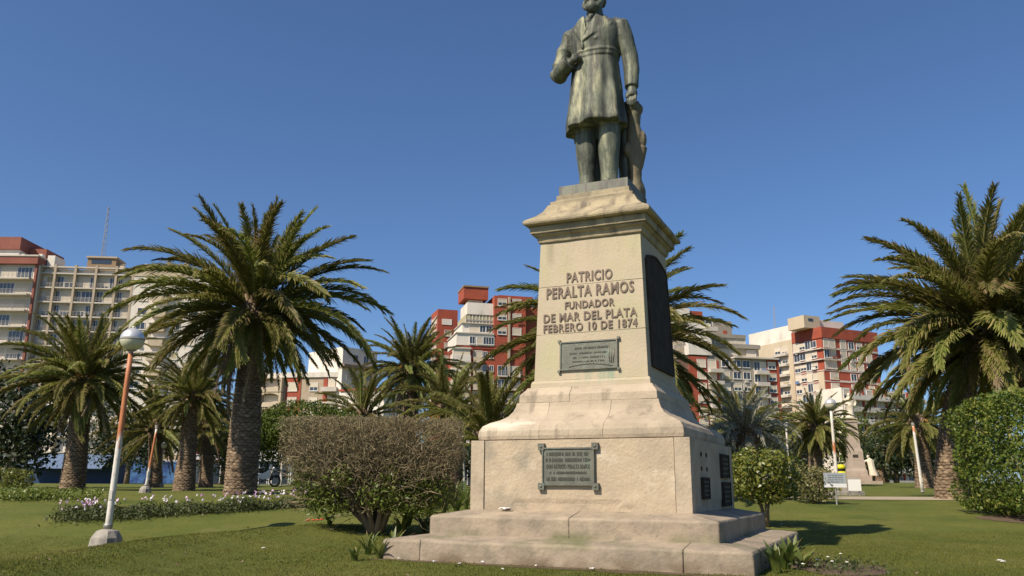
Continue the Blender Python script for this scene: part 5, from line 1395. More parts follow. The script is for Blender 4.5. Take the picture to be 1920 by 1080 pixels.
M['shutter'] = mat('roller_shutter', (0.58, 0.51, 0.39), (0.52, 0.45, 0.34), 0.3, 0.7, stretch=(.2, .2, 14), objrnd=0.14)
M['curtain'] = mat('curtain', (0.46, 0.40, 0.24), (0.34, 0.29, 0.17), 0.9, 0.8, stretch=(4, 4, .3))
def glass_mat():
    m, nt, b = new_mat('window_glass')
    b.inputs['Base Color'].default_value = (0.035, 0.045, 0.055, 1); b.inputs['Roughness'].default_value = 0.06; b.inputs['Specular IOR Level'].default_value = 0.8
    return m
M['glass'] = glass_mat()
M['rail'] = mat('rail', (0.30, 0.29, 0.27), None, rough=0.5)

class Facade:
    """a wall plane between two sight columns of the picture; parts are given by column and height in it"""
    def __init__(s, root, pl_, YL, pr, YR, py=700):
        s.py = py
        s.P0 = at(pl_, py, YL); s.P1 = at(pr, py, YR); s.P0.z = s.P1.z = 0
        s.ang = math.atan2(s.P1.y - s.P0.y, s.P1.x - s.P0.x)
        s.W = (s.P1 - s.P0).length
        s.M = Matrix.Translation(s.P0) @ Matrix.Rotation(s.ang, 4, 'Z')
        s.root = root
        if root is not None and root.get('_new'):
            root.location = (s.P0.x, s.P0.y, 0.9); root.rotation_euler = (0, 0, s.ang); del root['_new']
        s.rootM = Matrix.Translation(root.location) @ Matrix.Rotation(root.rotation_euler.z, 4, 'Z')
        s.L = s.rootM.inverted() @ s.M
    def side(s, D):
        """the left return wall, D deep, running from the back to this facade's left corner"""
        o = Facade.__new__(Facade); o.py = s.py; o.root, o.rootM = s.root, s.rootM
        o.M = s.M @ Matrix.Translation((0, D, 0)) @ Matrix.Rotation(R(-90), 4, 'Z')
        o.P0 = o.M @ Vector((0, 0, 0)); o.P1 = o.M @ Vector((D, 0, 0)); o.W = D; o.ang = s.ang - R(90)
        o.L = s.rootM.inverted() @ o.M
        return o
    def u(s, px, py=None):
        d = ray(px, s.py if py is None else py); e = (s.P1 - s.P0)
        t = (s.P0.x * d.y - s.P0.y * d.x) / (e.y * d.x - e.x * d.y)
        return t * s.W
    def z(s, px, py):
        t = s.u(px, py) / s.W; Y = s.P0.y + (s.P1.y - s.P0.y) * t
        return at(px, py, Y).z
    def put(s, name, mb, mats, parent=None, off=None):
        me = mb.mesh(name, mats) if isinstance(mb, MB) else mb
        o = link(name, me, s.root if parent is None else parent)
        Mx = s.L if off is None else s.L @ Matrix.Translation(off)
        if parent is not None: Mx = parent.matrix_local.inverted() @ Mx
        o.matrix_local = Mx
        return o
    def rect(s, name, u0, u1, z0, z1, out, into, material, parent=None):
        m_ = MB(); m_.box(min(u0, u1), max(u0, u1), -out, into, min(z0, z1), max(z0, z1))
        return s.put(name, m_, material, parent)
    def window(s, u, z, w, h, kind, off=0.0):
        o = s.put('window', window_mesh(round(w, 2), round(h, 2), kind), None, None, (u - w / 2, -off, z))
        if AR.random() < 0.13:
            m_ = MB(); m_.box(0, .75, -.34, .0, -.72, -.2); m_.box(.08, .55, -.36, -.341, -.66, -.26); s.put('air_conditioner', m_, M['slab'], None, (u - .4 + AR.uniform(-.4, .4), -off - .01, z))
        elif AR.random() < 0.05:
            m_ = MB(); x = -.6
            while x < .6:
                g2 = AR.uniform(.18, .4); m_.box(x, x + g2 * .9, -.52, -.49, -.3 - AR.uniform(.2, .6), -.2); x += g2
            s.put('laundry', m_, AR.choice((M['frame'], M['blue_cloth'], M['curtain'], M['w_dull_red'])), None, (u, -off, z + .6))
        return o
WIN = {}; AR = random.Random(77)
M['blue_cloth'] = mat('blue_cloth', (0.12, 0.2, 0.36), None, rough=0.9)
def window_mesh(w, h, kind):
    key = (w, h, kind)
    if key in WIN: return WIN[key]
    m_ = MB(); f = 0.09
    m_.box(0, f, -0.10, 0.02, 0, h, 0); m_.box(w - f, w, -0.10, 0.02, 0, h, 0); m_.box(f, w - f, -0.10, 0.02, h - f, h, 0); m_.box(-0.05, w + 0.05, -0.16, 0.02, -0.09, -0.001, 0)
    sh_ = {'shut': 1.0, 'half': 0.55, 'low': 0.8, 'glass': 0.0, 'curtain': 0.0}[kind]
    zs = h - f - (h - f) * sh_
    if sh_ < 1:
        m_.box(f, w - f, -0.02, 0.02, 0.001, max(zs, 0.05), 3 if kind == 'curtain' else 1)
        n = max(2, int(round(w / 0.8)))
        for k in range(1, n): m_.box(w * k / n - 0.035, w * k / n + 0.035, -0.07, -0.021, 0.002, zs, 0)
        m_.box(f, w - f, -0.065, -0.022, 0.003, 0.08, 0)
    if sh_ > 0: m_.box(f + .001, w - f - .001, -0.06, 0.02, zs + 0.001, h - f - .001, 2)
    WIN[key] = m_.mesh('window', [M['frame'], M['glass'], M['shutter'], M['curtain']])
    return WIN[key]
def railing(F, u0, u1, z, out, h=1.0, n=None):
    m_ = MB()
    for k in range(3): m_.box(u0, u1, -out - 0.03, -out + 0.03, z + h * (0.35 + 0.3 * k) - 0.03, z + h * (0.35 + 0.3 * k) + 0.03)
    for k in range(int((u1 - u0) / 0.9) + 1): m_.box(u0 + .9 * k, u0 + .9 * k + .05, -out - 0.02, -out + 0.02, z, z + h)
    return F.put('railing', m_, M['rail'])
def building(label): 
    r_ = empty('apartment_building'); r_['_new'] = 1; tag(r_, label, 'building', 'apartment buildings around the square'); return r_
KR = random.Random(5)
def wk(): return KR.choice(('shut', 'shut', 'shut', 'half', 'half', 'low', 'low', 'glass', 'curtain'))
BASE = 0.9

# ---- A: long block with projecting fins, far left
r_ = building('long pale block with a grid of fins and a round roof tank')
F = Facade(r_, 75, 163, 394, 166, 505)
top = F.z(104, 499); z1 = F.z(104, 512); fh = (F.z(104, 512) - F.z(104, 593)) / 3
fins = [F.u(p) for p in (77, 104, 142, 181, 219, 251)]
F.rect('wall', fins[0] + .02, fins[-1], BASE, top - .4, -.95, 14, M['w_white'])
F.rect('wall', fins[-1] + .2, F.W, BASE, F.z(300, 519), 0.0, 14, M['w_white'])
F.rect('roof_parapet', fins[-1] + .2, F.W + .2, F.z(300, 519) + .01, F.z(300, 508), 0.15, 6, M['w_cream'])
nfl = int((z1 - BASE) / fh)
for u in fins: F.rect('fin', u - .22, u + .22, BASE, top + .35, 0.05, 1.0, M['w_fin'])
for k in range(-1, nfl):
    z = z1 - k * fh if k >= 0 else top - .1
    for a, b in zip(fins, fins[1:]):
        F.rect('slab', a + .23, b - .23, z - .14, z + .14, 0.0, .97, M['slab'])
        if k < 0: continue
        hh = fh - .28; zz0 = z - fh + .14
        if k < 8:
            w = (b - a - .5) * KR.uniform(.55, .72); side = KR.random() < .85
            cu = b - .28 - w / 2 if side else a + .28 + w / 2
            F.window(cu, zz0 + .05, w, hh * .86, wk(), -.93)
            w2 = (b - a - .55) - w - .15
            if w2 > .6: F.window((a + .28 + w2 / 2) if side else (b - .28 - w2 / 2), zz0 + .05, w2, hh * .86, 'glass', -.93)
            railing(F, a + .24, b - .24, zz0, -0.08, 0.95)
for k in range(0, 8):
    for c in (275, 305, 340, 370): F.window(F.u(c), z1 - k * fh - 2.3, 1.8, 1.5, wk(), 0.0)
    if k > 0: F.rect('bay', F.u(295), F.u(322), z1 - k * fh - 2.75, z1 - k * fh - 1.2, 1.2, -.01, M['w_cream']); F.rect('slab', F.u(292), F.u(326), z1 - k * fh - 1.19, z1 - k * fh - .98, 1.4, -.01, M['slab'])
F.rect('roof_house', F.u(152), F.u(207), top - .39, F.z(180, 478), -2.5, 7, M['w_brown'])
F.rect('roof_house_cap', F.u(150), F.u(209), F.z(180, 478) + .01, F.z(180, 475), -2.2, 7.5, M['w_fin'])
F.rect('strip_window', F.u(160), F.u(198), F.z(180, 489), F.z(180, 481), -2.45, 2.6, M['glass'])
cu = F.u(325); zt0, zt1 = F.z(325, 509), F.z(325, 488); rt = (F.u(344) - F.u(306)) / 2
m_ = MB(); m_.lathe([(rt * .95, zt0), (rt, zt0 + .4), (rt, zt1 - .5), (rt * .99, zt1 - .4)], 22, (cu, 5, 0)); F.put('water_tank', m_, M['w_cream'])
m_ = MB(); m_.lathe([(rt * 1.06, zt1 - .38), (rt * 1.06, zt1 - .1), (rt * .8, zt1)], 22, (cu, 5, 0)); F.put('tank_rim', m_, M['w_brown'])
for c, y0, y1, w in ((262, 506, 487, .5), (217, 500, 487, .45), (340, 505, 482, .4), (373, 510, 496, .4)):
    m_ = MB(); m_.box(F.u(c) - w, F.u(c) + w, 3, 3 + 2 * w, F.z(c, y0), F.z(c, y1) - .5); m_.lathe([(w * .9, F.z(c, y1) - .49), (w * 1.1, F.z(c, y1) - .2), (w * .5, F.z(c, y1))], 8, (F.u(c), 3 + w, 0)); F.put('chimney', m_, M['w_cream'])
def mast(F, c, yb, yt, w=.45, y=5):
    z0, zt = F.z(c, yb), F.z(c, yt); cu = F.u(c); m_ = MB()
    cs = [(cu + w * math.cos(q), y + w * math.sin(q)) for q in (0.5, 2.6, 4.7)]
    for x, yy in cs: m_.tube([(x, yy, z0), (cu + (x - cu) * .35, y + (yy - y) * .35, zt)], 0.05, 5)
    n = int((zt - z0) / 1.2)
    for k in range(n):
        t = k / n; s = 1 - .65 * t; z = z0 + (zt - z0) * t; z2 = z0 + (zt - z0) * (k + 1) / n
        for i in range(3):
            a = cs[i]; b = cs[(i + 1) % 3]
            m_.tube([(cu + (a[0] - cu) * s, y + (a[1] - y) * s, z), (cu + (b[0] - cu) * s, y + (b[1] - y) * s, z2)], 0.028, 4)
    return F.put('antenna_mast', m_, M['rail'])
mast(F, 170, 478, 372)

# ---- A0: brick topped block at the left edge
r_ = building('red topped block with stacked white balconies beside the fin grid block')
F = Facade(r_, -120, 162.2, 73, 162.4, 505)
fh = (F.z(35, 524) - F.z(35, 644)) / 4; zs0 = F.z(35, 524)
F.rect('wall', 0, F.W, BASE, zs0 + fh - .2, 0, 14, M['w_white'])
F.rect('brick_parapet', -.1, F.W + .1, zs0 + fh - .19, F.z(35, 483), 1.0, 14, M['w_dull_red'])
F.rect('coping', -.2, F.W + .2, F.z(35, 483) + .01, F.z(35, 480), 1.15, 14, M['slab'])
F.rect('penthouse', 0, F.u(20), F.z(35, 480) + .02, F.z(10, 463), -2, 12, M['w_white'])
F.rect('brick_penthouse', 0, F.u(23), F.z(10, 463) + .01, F.z(10, 440), -1.5, 12, M['w_dull_red'])
F.rect('brick_stair_house', F.u(23.3), F.u(56), F.z(35, 480) + .02, F.z(40, 454), -5, 12, M['w_dull_red'])
for c, y in ((30, 472), (38, 474), (64, 472), (46, 476)): F.rect('roof_tank', F.u(c - 3), F.u(c + 3), F.z(35, 480) + .02, F.z(c, y), -1.6, 2.6, M['w_white'])
F.rect('roof_box', F.u(76), F.u(90), F.z(80, 500), F.z(80, 474), -2, 6, M['w_white'])
for c in (-4, 70): F.rect('brick_pier', F.u(c - 2), F.u(c + 2), BASE, zs0 + fh - .2, .5, -.01, M['w_dull_red'])
nfl = int((zs0 - BASE) / fh)
for k in range(nfl + 1):
    z = zs0 - k * fh
    F.rect('balcony_slab', .1, F.u(65), z - .2, z + .12, 1.6, -.01, M['slab'])
    if k < 8:
        railing(F, .15, F.u(64.5), z + .12, 1.5, .9)
        for c in (-95, -60, -25, 18, 48): F.window(F.u(c), z + .14, 3.0, fh * .74, KR.choice(('shut', 'shut', 'shut', 'half', 'glass')), 0.0)

# ---- B: lower block behind the dome tree
r_ = building('beige and red block with arched balconies behind the dome shaped tree')
F = Facade(r_, 455, 166, 640, 163)
zr = F.z(560, 708); fh = (F.z(585, 706) - F.z(585, 734)); 
F.rect('wall', 0, F.W, BASE, zr, 0, 12, M['w_beige'])
F.rect('parapet', -.1, F.W + .1, zr + .01, zr + 1.0, .3, 6, M['w_white'])
F.rect('brick_panel', F.u(538), F.u(566), BASE, zr - .01, .12, -.01, M['w_red'])
nb = int((zr - BASE) / fh)
for k in range(nb + 1):
    zc = F.z(585, 733) - k * fh
    if zc < BASE: break
    F.window(F.u(551), zc, 1.9, 1.75, 'shut', .12); F.window(F.u(590), zc, 1.7, 1.7, KR.choice(('shut', 'half')), 0)
    zc2 = F.z(515, 731) - k * fh
    if zc2 < BASE: break
    m_ = MB(); u0, u1 = F.u(492), F.u(534)                               # arched balcony opening: side piers, arch head, sill wall
    m_.box(u0, u0 + .45, -1.2, -.01, zc2 - .5, zc2 + 2.3); m_.box(u1 - .45, u1, -1.2, -.01, zc2 - .5, zc2 + 2.3); m_.box(u0 + .451, u1 - .451, -1.2, -.01, zc2 - .5, zc2 + .4)
    n = 10
    for i in range(n):
        t = (i + .5) / n; a = u0 + .45 + (u1 - u0 - .9) * i / n; b = u0 + .45 + (u1 - u0 - .9) * (i + 1) / n
        m_.box(a + .001, b - .001, -1.2, -.02, zc2 + 2.3 - .12 - .5 * (2 * t - 1) ** 2, zc2 + 2.3)
    F.put('arched_balcony', m_, M['w_cream']); F.window((u0 + u1) / 2, zc2 + .41, 3.2, 1.4, 'shut', 0.0)
    F.rect('balcony', F.u(607), F.u(636), zc2 - .5, zc2 + .35, 1.3, -.01, M['slab']); F.rect('brick_panel', F.u(608), F.u(616), zc2 + .36, zc2 + 2.2, .1, -.01, M['w_red']); F.window(F.u(622), zc2 + .36, 1.6, 1.8, 'shut', .0)
# white neighbour
r_ = building('white block with a dark eave beside the tall skirted palm')
F = Facade(r_, 641, 162, 706, 168)
zt = F.z(680, 655); F.rect('wall', 0, F.W, BASE, zt, 0, 12, M['w_white'])
F.rect('eave', -.3, F.W + .3, F.z(680, 694), F.z(680, 688), 1.1, -.01, M['w_brown'])
for py in (714, 741, 768):
    for c in (655, 672, 692): F.window(F.u(c), F.z(680, py), 1.3, 1.7, KR.choice(('glass', 'shut')), 0)
for c in (665, 685): F.window(F.u(c), F.z(680, 682), 1.3, 1.6, 'glass', 0)
r_ = building('white gabled house wall behind the skirted palm trunk')
F = Facade(r_, 722, 130, 760, 136)
F.rect('wall', 0, F.W, BASE, F.z(740, 735), 0, 8, M['w_white']); F.rect('roof_edge', -.2, F.W + .2, F.z(740, 735) + .01, F.z(740, 731), .3, 8.2, M['w_red'])
for c in (732, 750): F.window(F.u(c), F.z(740, 775), 1.2, 1.5, 'glass', 0)

# ---- C: red and white tower left of the pedestal
r_ = building('red and white stepped tower with a red roof tank left of the pedestal')
F = Facade(r_, 878, 165, 925, 168)                                       # front face
zt5 = F.z(900, 563); zt4 = F.z(900, 584); zt3 = F.z(900, 602); zt2 = F.z(900, 622); zt1 = F.z(900, 646)
G1 = Facade(r_, 857, 167, 985, 170.5)
fh = (F.z(862, 646) - F.z(862, 724)) / 3
dp = 10.0; S_ = G1.side(dp)
G1.rect('wall', 0, G1.W, BASE, zt1 - .6, 0, dp, M['w_red'])
u925 = G1.u(925)
G1.rect('red_fascia', -.15, u925, zt1 - .59, zt1 - .02, .15, dp, M['w_red'])
G1.rect('terrace_storey', -.3, u925, zt1, zt2 - .25, .25, dp, M['w_white'])
G1.rect('terrace_slab', -.5, u925, zt2 - .24, zt2 - .02, .5, dp, M['slab'])
G1.rect('terrace_storey', G1.u(866), u925, zt2, zt3 - .2, -.6, dp, M['w_white'])
G1.rect('terrace_slab', G1.u(864), u925, zt3 - .19, zt3, -.2, dp, M['slab'])
G1.rect('glazed_storey', G1.u(873), u925, zt3 + .01, zt4 - .15, -.9, dp, M['curtain'])
for k in range(9):
    a = G1.u(873) + (u925 - G1.u(873)) * k / 8; G1.rect('mullion', a - .07, a + .07, zt3 + .01, zt4 - .16, -.82, .899, M['frame'])
G1.rect('glazing_rail', G1.u(873), u925, zt3 + .5, zt3 + .75, -.75, .815, M['rail'])
G1.rect('top_storey', G1.u(875), u925, zt4 - .14, zt5, -.7, dp - 2, M['w_white'])
for c in (889, 905, 917): G1.window(G1.u(c), zt2 + .3, 2.2 if c == 889 else 1.3, 1.5, 'shut' if c == 889 else 'glass', -.58)
for c in (884, 898, 910, 920): G1.window(G1.u(c), zt1 + .3, 1.2, 1.6, KR.choice(('glass', 'shut')), .26)
# red tank house
G1.rect('tank_house', G1.u(869), G1.u(916), zt5 + .9, F.z(900, 533), -1.2, 7.5, M['w_red']); G1.rect('tank_house_cap', G1.u(868), G1.u(917), F.z(900, 533) + .01, F.z(900, 530), -1, 7.8, M['w_brown'])
G1.rect('tank_house_neck', G1.u(880), G1.u(908), zt5 + .01, zt5 + .89, -2.5, 5.5, M['w_white'])
# red tower on the right
u985 = G1.u(985)
G1.rect('red_tower', u925 + .02, u985, zt1 - .58, F.z(950, 556), .25, dp, M['w_red']); G1.rect('red_tower_top', G1.u(940), u985 + 2.5, F.z(950, 556) + .01, F.z(950, 548), -3, dp - 3, M['w_red'])
G1.rect('pipe_duct', G1.u(951), G1.u(955), BASE, F.z(950, 558), .6, -.26, M['w_fin'])
G1.rect('side_wing', u985 + .02, G1.u(1050), BASE, F.z(985, 575), -2, dp, M['w_red'])
for k in range(0, 9):
    zb = zt1 - .6 - (k + 1) * fh
    if zb < BASE: break
    # corner balcony with white parapets, narrow balcony, small windows
    G1.rect('balcony', G1.u(846), G1.u(880), zb, zb + 1.15, 1.3, -.01, M['w_white']); G1.rect('balcony_glazing', G1.u(847), G1.u(879), zb + 1.16, zb + fh - .35, 1.1, -.01, M['curtain'] if k % 2 else M['shutter'])
    G1.rect('balcony_slab', G1.u(845), G1.u(880.5), zb + fh - .34, zb + fh - .02, 1.35, -.01, M['slab'])
    G1.rect('brick_pier', G1.u(880.6), G1.u(885), zb, zb + fh - .02, .5, -.01, M['w_red'])
    G1.rect('balcony', G1.u(886), G1.u(903), zb, zb + .95, 1.0, -.01, M['w_cream']); G1.window(G1.u(894.5), zb + .96, 2.0, fh - 1.3, 'shut', 0.02); G1.rect('balcony_slab', G1.u(885.6), G1.u(903.4), zb - .2, zb - .01, 1.1, -.01, M['slab'])
    G1.window(G1.u(909), zb + .9, .95, 1.35, 'glass', .02)
    if zb < F.z(925, 660): G1.window(G1.u(921), zb + .9, .95, 1.35, 'glass', .02)
    if k > 0: G1.rect('balcony_slab', G1.u(933), G1.u(978), zb - .15, zb + .12, 1.3, -.26, M['slab']); railing(G1, G1.u(933), G1.u(978), zb + .12, 1.2, 1.0); G1.window(G1.u(943), zb + .13, 2.4, 2.1, 'glass', .26); G1.window(G1.u(965), zb + .13, 2.2, 2.1, KR.choice(('shut', 'glass')), .26)
for py in (573, 600, 573 + 54):
    G1.window(G1.u(940), F.z(940, py), 1.9, 1.5, 'half', .27); G1.window(G1.u(968), F.z(968, py + 3), 1.9, 1.5, 'shut', .27)
# left return windows
for k in range(0, 7):
    zb = zt1 - .6 - (k + 1) * fh
    for c in (3.0, 7.0): S_.window(c, zb + .9, 1.6, 1.5, wk(), .02)
# separate red block further left
r_ = building('plain red block with white windows beside the stepped tower')
F = Facade(r_, 818, 186, 856, 187.4); S2 = F.side(7.0)
zt = F.z(818, 579)
F.rect('wall', 0, F.W, BASE, zt, 0, S2.W, M['w_red'])
for k in range(8):
    py = 605 + 24 * k
    F.rect('white_panel', F.u(826), F.u(845), F.z(818, py + 3), F.z(818, py - 8), .1, -.01, M['w_white']) if k == 0 else F.window(F.u(838), F.z(818, py), 1.6, 1.4, wk(), .0)
    S2.window(1.8, F.z(818, py), 2.0, 1.7, 'shut', 0); S2.window(5, F.z(818, py), 2.4, 1.7, 'shut', 0)

# ---- D: grey block with red ends right of the pedestal
r_ = building('grey block with red ends and stepped terraces right of the pedestal')
F = Facade(r_, 1292, 166, 1456, 171)
zc = F.z(1420, 671); fh = (F.z(1410, 690) - F.z(1410, 756)) / 3
F.rect('wall', 0, F.W, BASE, zc - .3, 0, 14, M['w_grey'])
F.rect('cornice', F.u(1376), F.W + .3, zc - .29, zc, .9, 14, M['slab'])
u345, u412, u440 = F.u(1343), F.u(1413), F.u(1438)
F.rect('red_end', F.u(1438), F.W + .05, BASE, zc - .31, .15, 12, M['w_red']); F.rect('red_end', 0, F.u(1326), BASE, zc - .31, .15, 12, M['w_red'])
F.rect('edge_pier', F.W + .06, F.W + .5, BASE, zc - .31, .3, 12, M['w_red'])
F.rect('terrace_storey', 0, F.u(1433), zc + .01, F.z(1400, 652), -1.6, 12, M['w_cream']); F.rect('terrace_parapet', 0, F.u(1434), F.z(1400, 652) + .01, F.z(1400, 644), -1.0, 11, M['w_grey'])
F.rect('terrace_storey', 0, F.u(1412), F.z(1400, 644) + .01, F.z(1390, 631), -2.6, 12, M['w_cream']); F.rect('terrace_parapet', 0, F.u(1413), F.z(1390, 631) + .01, F.z(1390, 624), -2.2, 11, M['w_grey'])
F.rect('terrace_storey', 0, F.u(1392), F.z(1390, 624) + .01, F.z(1380, 597), -3.2, 10, M['w_grey'])
for c, py in ((1364, 665), (1384, 664), (1418, 668), (1362, 643), (1385, 643), (1404, 645)): F.window(F.u(c), F.z(c, py), 2.2, 1.5, 'shut', -1.5 if py > 650 else -2.5)
for c, py in ((1384, 664), (1374, 642), (1378, 623)): F.rect('red_panel', F.u(c - 3.5), F.u(c + 3.5), F.z(c, py), F.z(c, py - 8), -1.45 if py > 650 else (-2.45 if py > 630 else -3.1), 3.3, M['w_red'])
for k in range(9):
    zb = F.z(1410, 690) - k * fh
    if zb < BASE: break
    F.window(F.u(1400), zb, 1.7, 1.5, 'glass' if k < 2 else 'half', 0)
    for c in (1382, 1361): F.window(F.u(c), zb, 1.8, 1.5, KR.choice(('half', 'shut', 'glass')), 0)
    F.window(F.u(1447), zb - .1, 1.8, 1.5, KR.choice(('shut', 'half')), .16)
    F.window(F.u(1315), zb - .3, 1.9, 1.6, 'shut', .16)
    F.rect('balcony', F.u(1414), F.u(1437), zb - 1.35, zb - .55, 1.2, -.01, M['slab']); F.window(F.u(1420), zb - .54, 1.5, 1.9, 'glass', .0); F.window(F.u(1431), zb - .54, 1.5, 1.9, 'shut', 0)
    F.rect('balcony', F.u(1327), F.u(1352), zb - 1.35, zb - .65, 1.3, -.01, M['slab']); F.window(F.u(1335), zb - .64, 2.0, 1.9, 'shut', .0); F.rect('red_panel', F.u(1344), F.u(1348), zb - .64, zb + 1.2, .1, -.01, M['w_red'])
F.rect('roof_block', F.u(1292), F.u(1336), zc + .01, F.z(1310, 606), .3, 10, M['w_white']); F.rect('brick_attic', F.u(1297), F.u(1322), F.z(1310, 606) + .01, F.z(1310, 584), .1, 9, M['w_red']); F.rect('roof_block', F.u(1270), F.u(1296.5), F.z(1310, 606) + .01, F.z(1310, 580), .4, 9, M['w_white'])
F.rect('balcony', F.u(1322.5), F.u(1345), F.z(1330, 622), F.z(1330, 614), 1.2, -.01, M['slab']); F.window(F.u(1330), F.z(1330, 614), 2.4, 2.0, 'glass', .0)

# ---- E: red banded corner block
r_ = building('corner block with a red top band and white roof tanks')
Rt = Facade(r_, 1546, 180, 1650, 187)
Lf = Rt.side(18.0)
z0t = Rt.z(1550, 614); zb1 = Rt.z(1550, 634); fh = (Rt.z(1550, 634) - Rt.z(1550, 694)) / 3
dp = Lf.W
ul = Lf.u(1490)
Rt.rect('wall', 0, Rt.W, BASE, zb1 - .02, 0, dp - ul, M['w_red'])
Rt.rect('red_band', -.2, Rt.W + .1, zb1, z0t, .25, dp - ul, M['w_red'])
m_ = MB(); m_.box(-8, ul - .02, -.1, 7, BASE, zb1 + 1.0); Lf.put('cream_wing', m_, M['w_cream'])
m_ = MB(); m_.box(-6, ul - .5, .5, 7, zb1 + 1.01, Lf.z(1465, 612)); Lf.put('roof_tank_house', m_, M['w_white'])
Rt.rect('roof_tank_house', Rt.u(1528), Rt.u(1558), z0t + .01, Rt.z(1550, 591), -2, 7, M['w_cream']); Rt.rect('roof_tank_house', Rt.u(1559), Rt.u(1606), z0t + .01, Rt.z(1580, 599), -2.5, 8, M['w_white'])
Rt.rect('vent_window', Rt.u(1536), Rt.u(1545), Rt.z(1540, 600), Rt.z(1540, 595), -1.95, 2.05, M['glass'])
for k in range(9):
    zb = zb1 - (k + 1) * fh
    if zb < BASE: break
    m_ = MB(); m_.box(ul + .2, dp + .15, -.55 if k < 2 else -.08, -.01, zb - .1, zb + .1); Lf.put('slab', m_, M['slab'])
    Rt.rect('slab', -.1, Rt.u(1573), zb - .1, zb + .1, .55 if k < 2 else .08, -.01, M['slab'])
    for i, c in enumerate((1497, 1508, 1519, 1529)):
        if k >= 3 and c == 1536: continue
        Lf.window(Lf.u(c), zb + .5 + (0 if i % 2 else -.2), 1.9, 1.5 + (0 if i % 2 else .4), KR.choice(('shut', 'shut', 'half', 'glass')), .02)
    for c in (1475, 1462):
        Lf.window(Lf.u(c), zb + .5, 1.9, 1.5, wk(), .12)
    m_ = MB(); m_.box(Lf.u(1456), Lf.u(1482), -1.1, -.11, zb - .2, zb + .35); Lf.put('balcony', m_, M['slab'])
    if k < 3:
        Rt.window(Rt.u(1553), zb + .4, 1.6, 1.9, 'glass' if k == 1 else 'shut', .02); Rt.window(Rt.u(1565), zb + .4, 1.6, 1.9, 'shut', .02); Rt.window(Rt.u(1585), zb + .4, 1.8, 1.9, 'shut', .02)
    else: Rt.window(Rt.u(1564), zb + .5, 2.4, 1.5, 'shut', .02)
    for c in (1600, 1615, 1632): Rt.window(Rt.u(c), zb + .4, 1.8, 1.6, wk(), .02)
    Rt.rect('white_band', Rt.u(1574), Rt.W, zb - .05, zb + .35, .12, -.01, M['slab'])
m_ = MB(); m_.box(Lf.u(1535), dp - .05, -.2, -.02, BASE, zb1 - 3 * fh - .3); Lf.put('blank_panel', m_, M['w_cream'])
# pale balconied neighbour on its right
r_ = building('pale block of long balconies behind the far white statue')
F = Facade(r_, 1575, 172, 1720, 182)
zt = F.z(1600, 728); fh = 21.5 / FPX * 178
F.rect('wall', 0, F.W, BASE, zt, 0, 7, M['w_white'])
for k in range(9):
    zb = zt - (k + 1) * fh
    if zb < BASE: break
    F.rect('balcony_slab', 0, F.W + .3, zb - .12, zb + .12, 1.6, -.01, M['slab']); F.rect('balcony_front', .2, F.W, zb + .13, zb + .95, 1.55, -1.4, M['w_white'] if k % 2 == 0 else M['slab'])
    for i in range(7):
        u = 1.3 + i * F.W / 7
        F.window(u, zb + .13, 1.7, 2.0, KR.choice(('glass', 'shut', 'half')), 0)
        F.rect('red_panel', u + 1.0, u + 1.45, zb + .13, zb + fh - .13, .3, -.01, M['w_red'])
mast(Facade(building('low white block topped by a lattice mast'), 1440, 215, 1500, 217), 1471, 640, 570, .4, 3)
Fm = Facade(bpy.data.objects['apartment_building'] if False else [o for o in COL.objects if o.get('label') == 'low white block topped by a lattice mast'][0], 1440, 215, 1500, 217)
Fm.rect('wall', 0, Fm.W, BASE, Fm.z(1470, 640), 0, 9, M['w_white'])
for c in (1450, 1465, 1480): Fm.window(Fm.u(c), Fm.z(1470, 660), 1.6, 1.4, 'shut', 0)

# ------------------------------------------------------------------ kiosk, shop fronts and street things at the far edge
M['blue'] = mat('blue_panel', (0.03, 0.06, 0.13), (0.025, 0.05, 0.10), 1, 0.6)
M['blue_awning'] = mat('blue_awning', (0.12, 0.17, 0.26), (0.10, 0.145, 0.22), 2, 0.7)
M['blue_mural'] = mat('blue_mural', (0.018, 0.05, 0.16), (0.06, 0.16, 0.32), 0.7, 0.7, lo=.42, hi=.58, c3=(0.02, 0.03, 0.08), c3scale=.9, c3lo=.55, c3hi=.62)
M['shop_white'] = mat('shop_white', (0.62, 0.60, 0.56), (0.52, 0.50, 0.47), 1, 0.7)
M['orange'] = mat('orange_panel', (0.55, 0.16, 0.05), None, rough=0.7)
g_ = stand(115, 70); sc = g_.y / FPX
kk = empty('kiosk', g_); tag(kk, 'blue kiosk with a striped blue awning behind the leaning palm', 'kiosk')
zk = lambda py: at(120, py, g_.y).z - g_.z
m_ = MB(); m_.box(-80 * sc, 78 * sc, 1.0, 4.5, -.2, zk(872)); m_.build('wall', M['blue'], kk)
m_ = MB(); m_.box(-85 * sc, 80 * sc, .9, 4.7, zk(872) + .01, zk(850)); m_.build('roof', M['blue'], kk)
for k in range(16):
    x0 = (-80 + 158 * k / 16) * sc; x1 = x0 + 158 / 16 * sc - .015; m_ = MB()
    m_.loft([[(x0, .95, zk(850)), (x1, .95, zk(850)), (x1, .95, zk(850) - .05), (x0, .95, zk(850) - .05)], [(x0, -.9, zk(878)), (x1, -.9, zk(878)), (x1, -.9, zk(878) - .05), (x0, -.9, zk(878) - .05)]])
    m_.build('awning_panel', M['blue_awning'], kk)
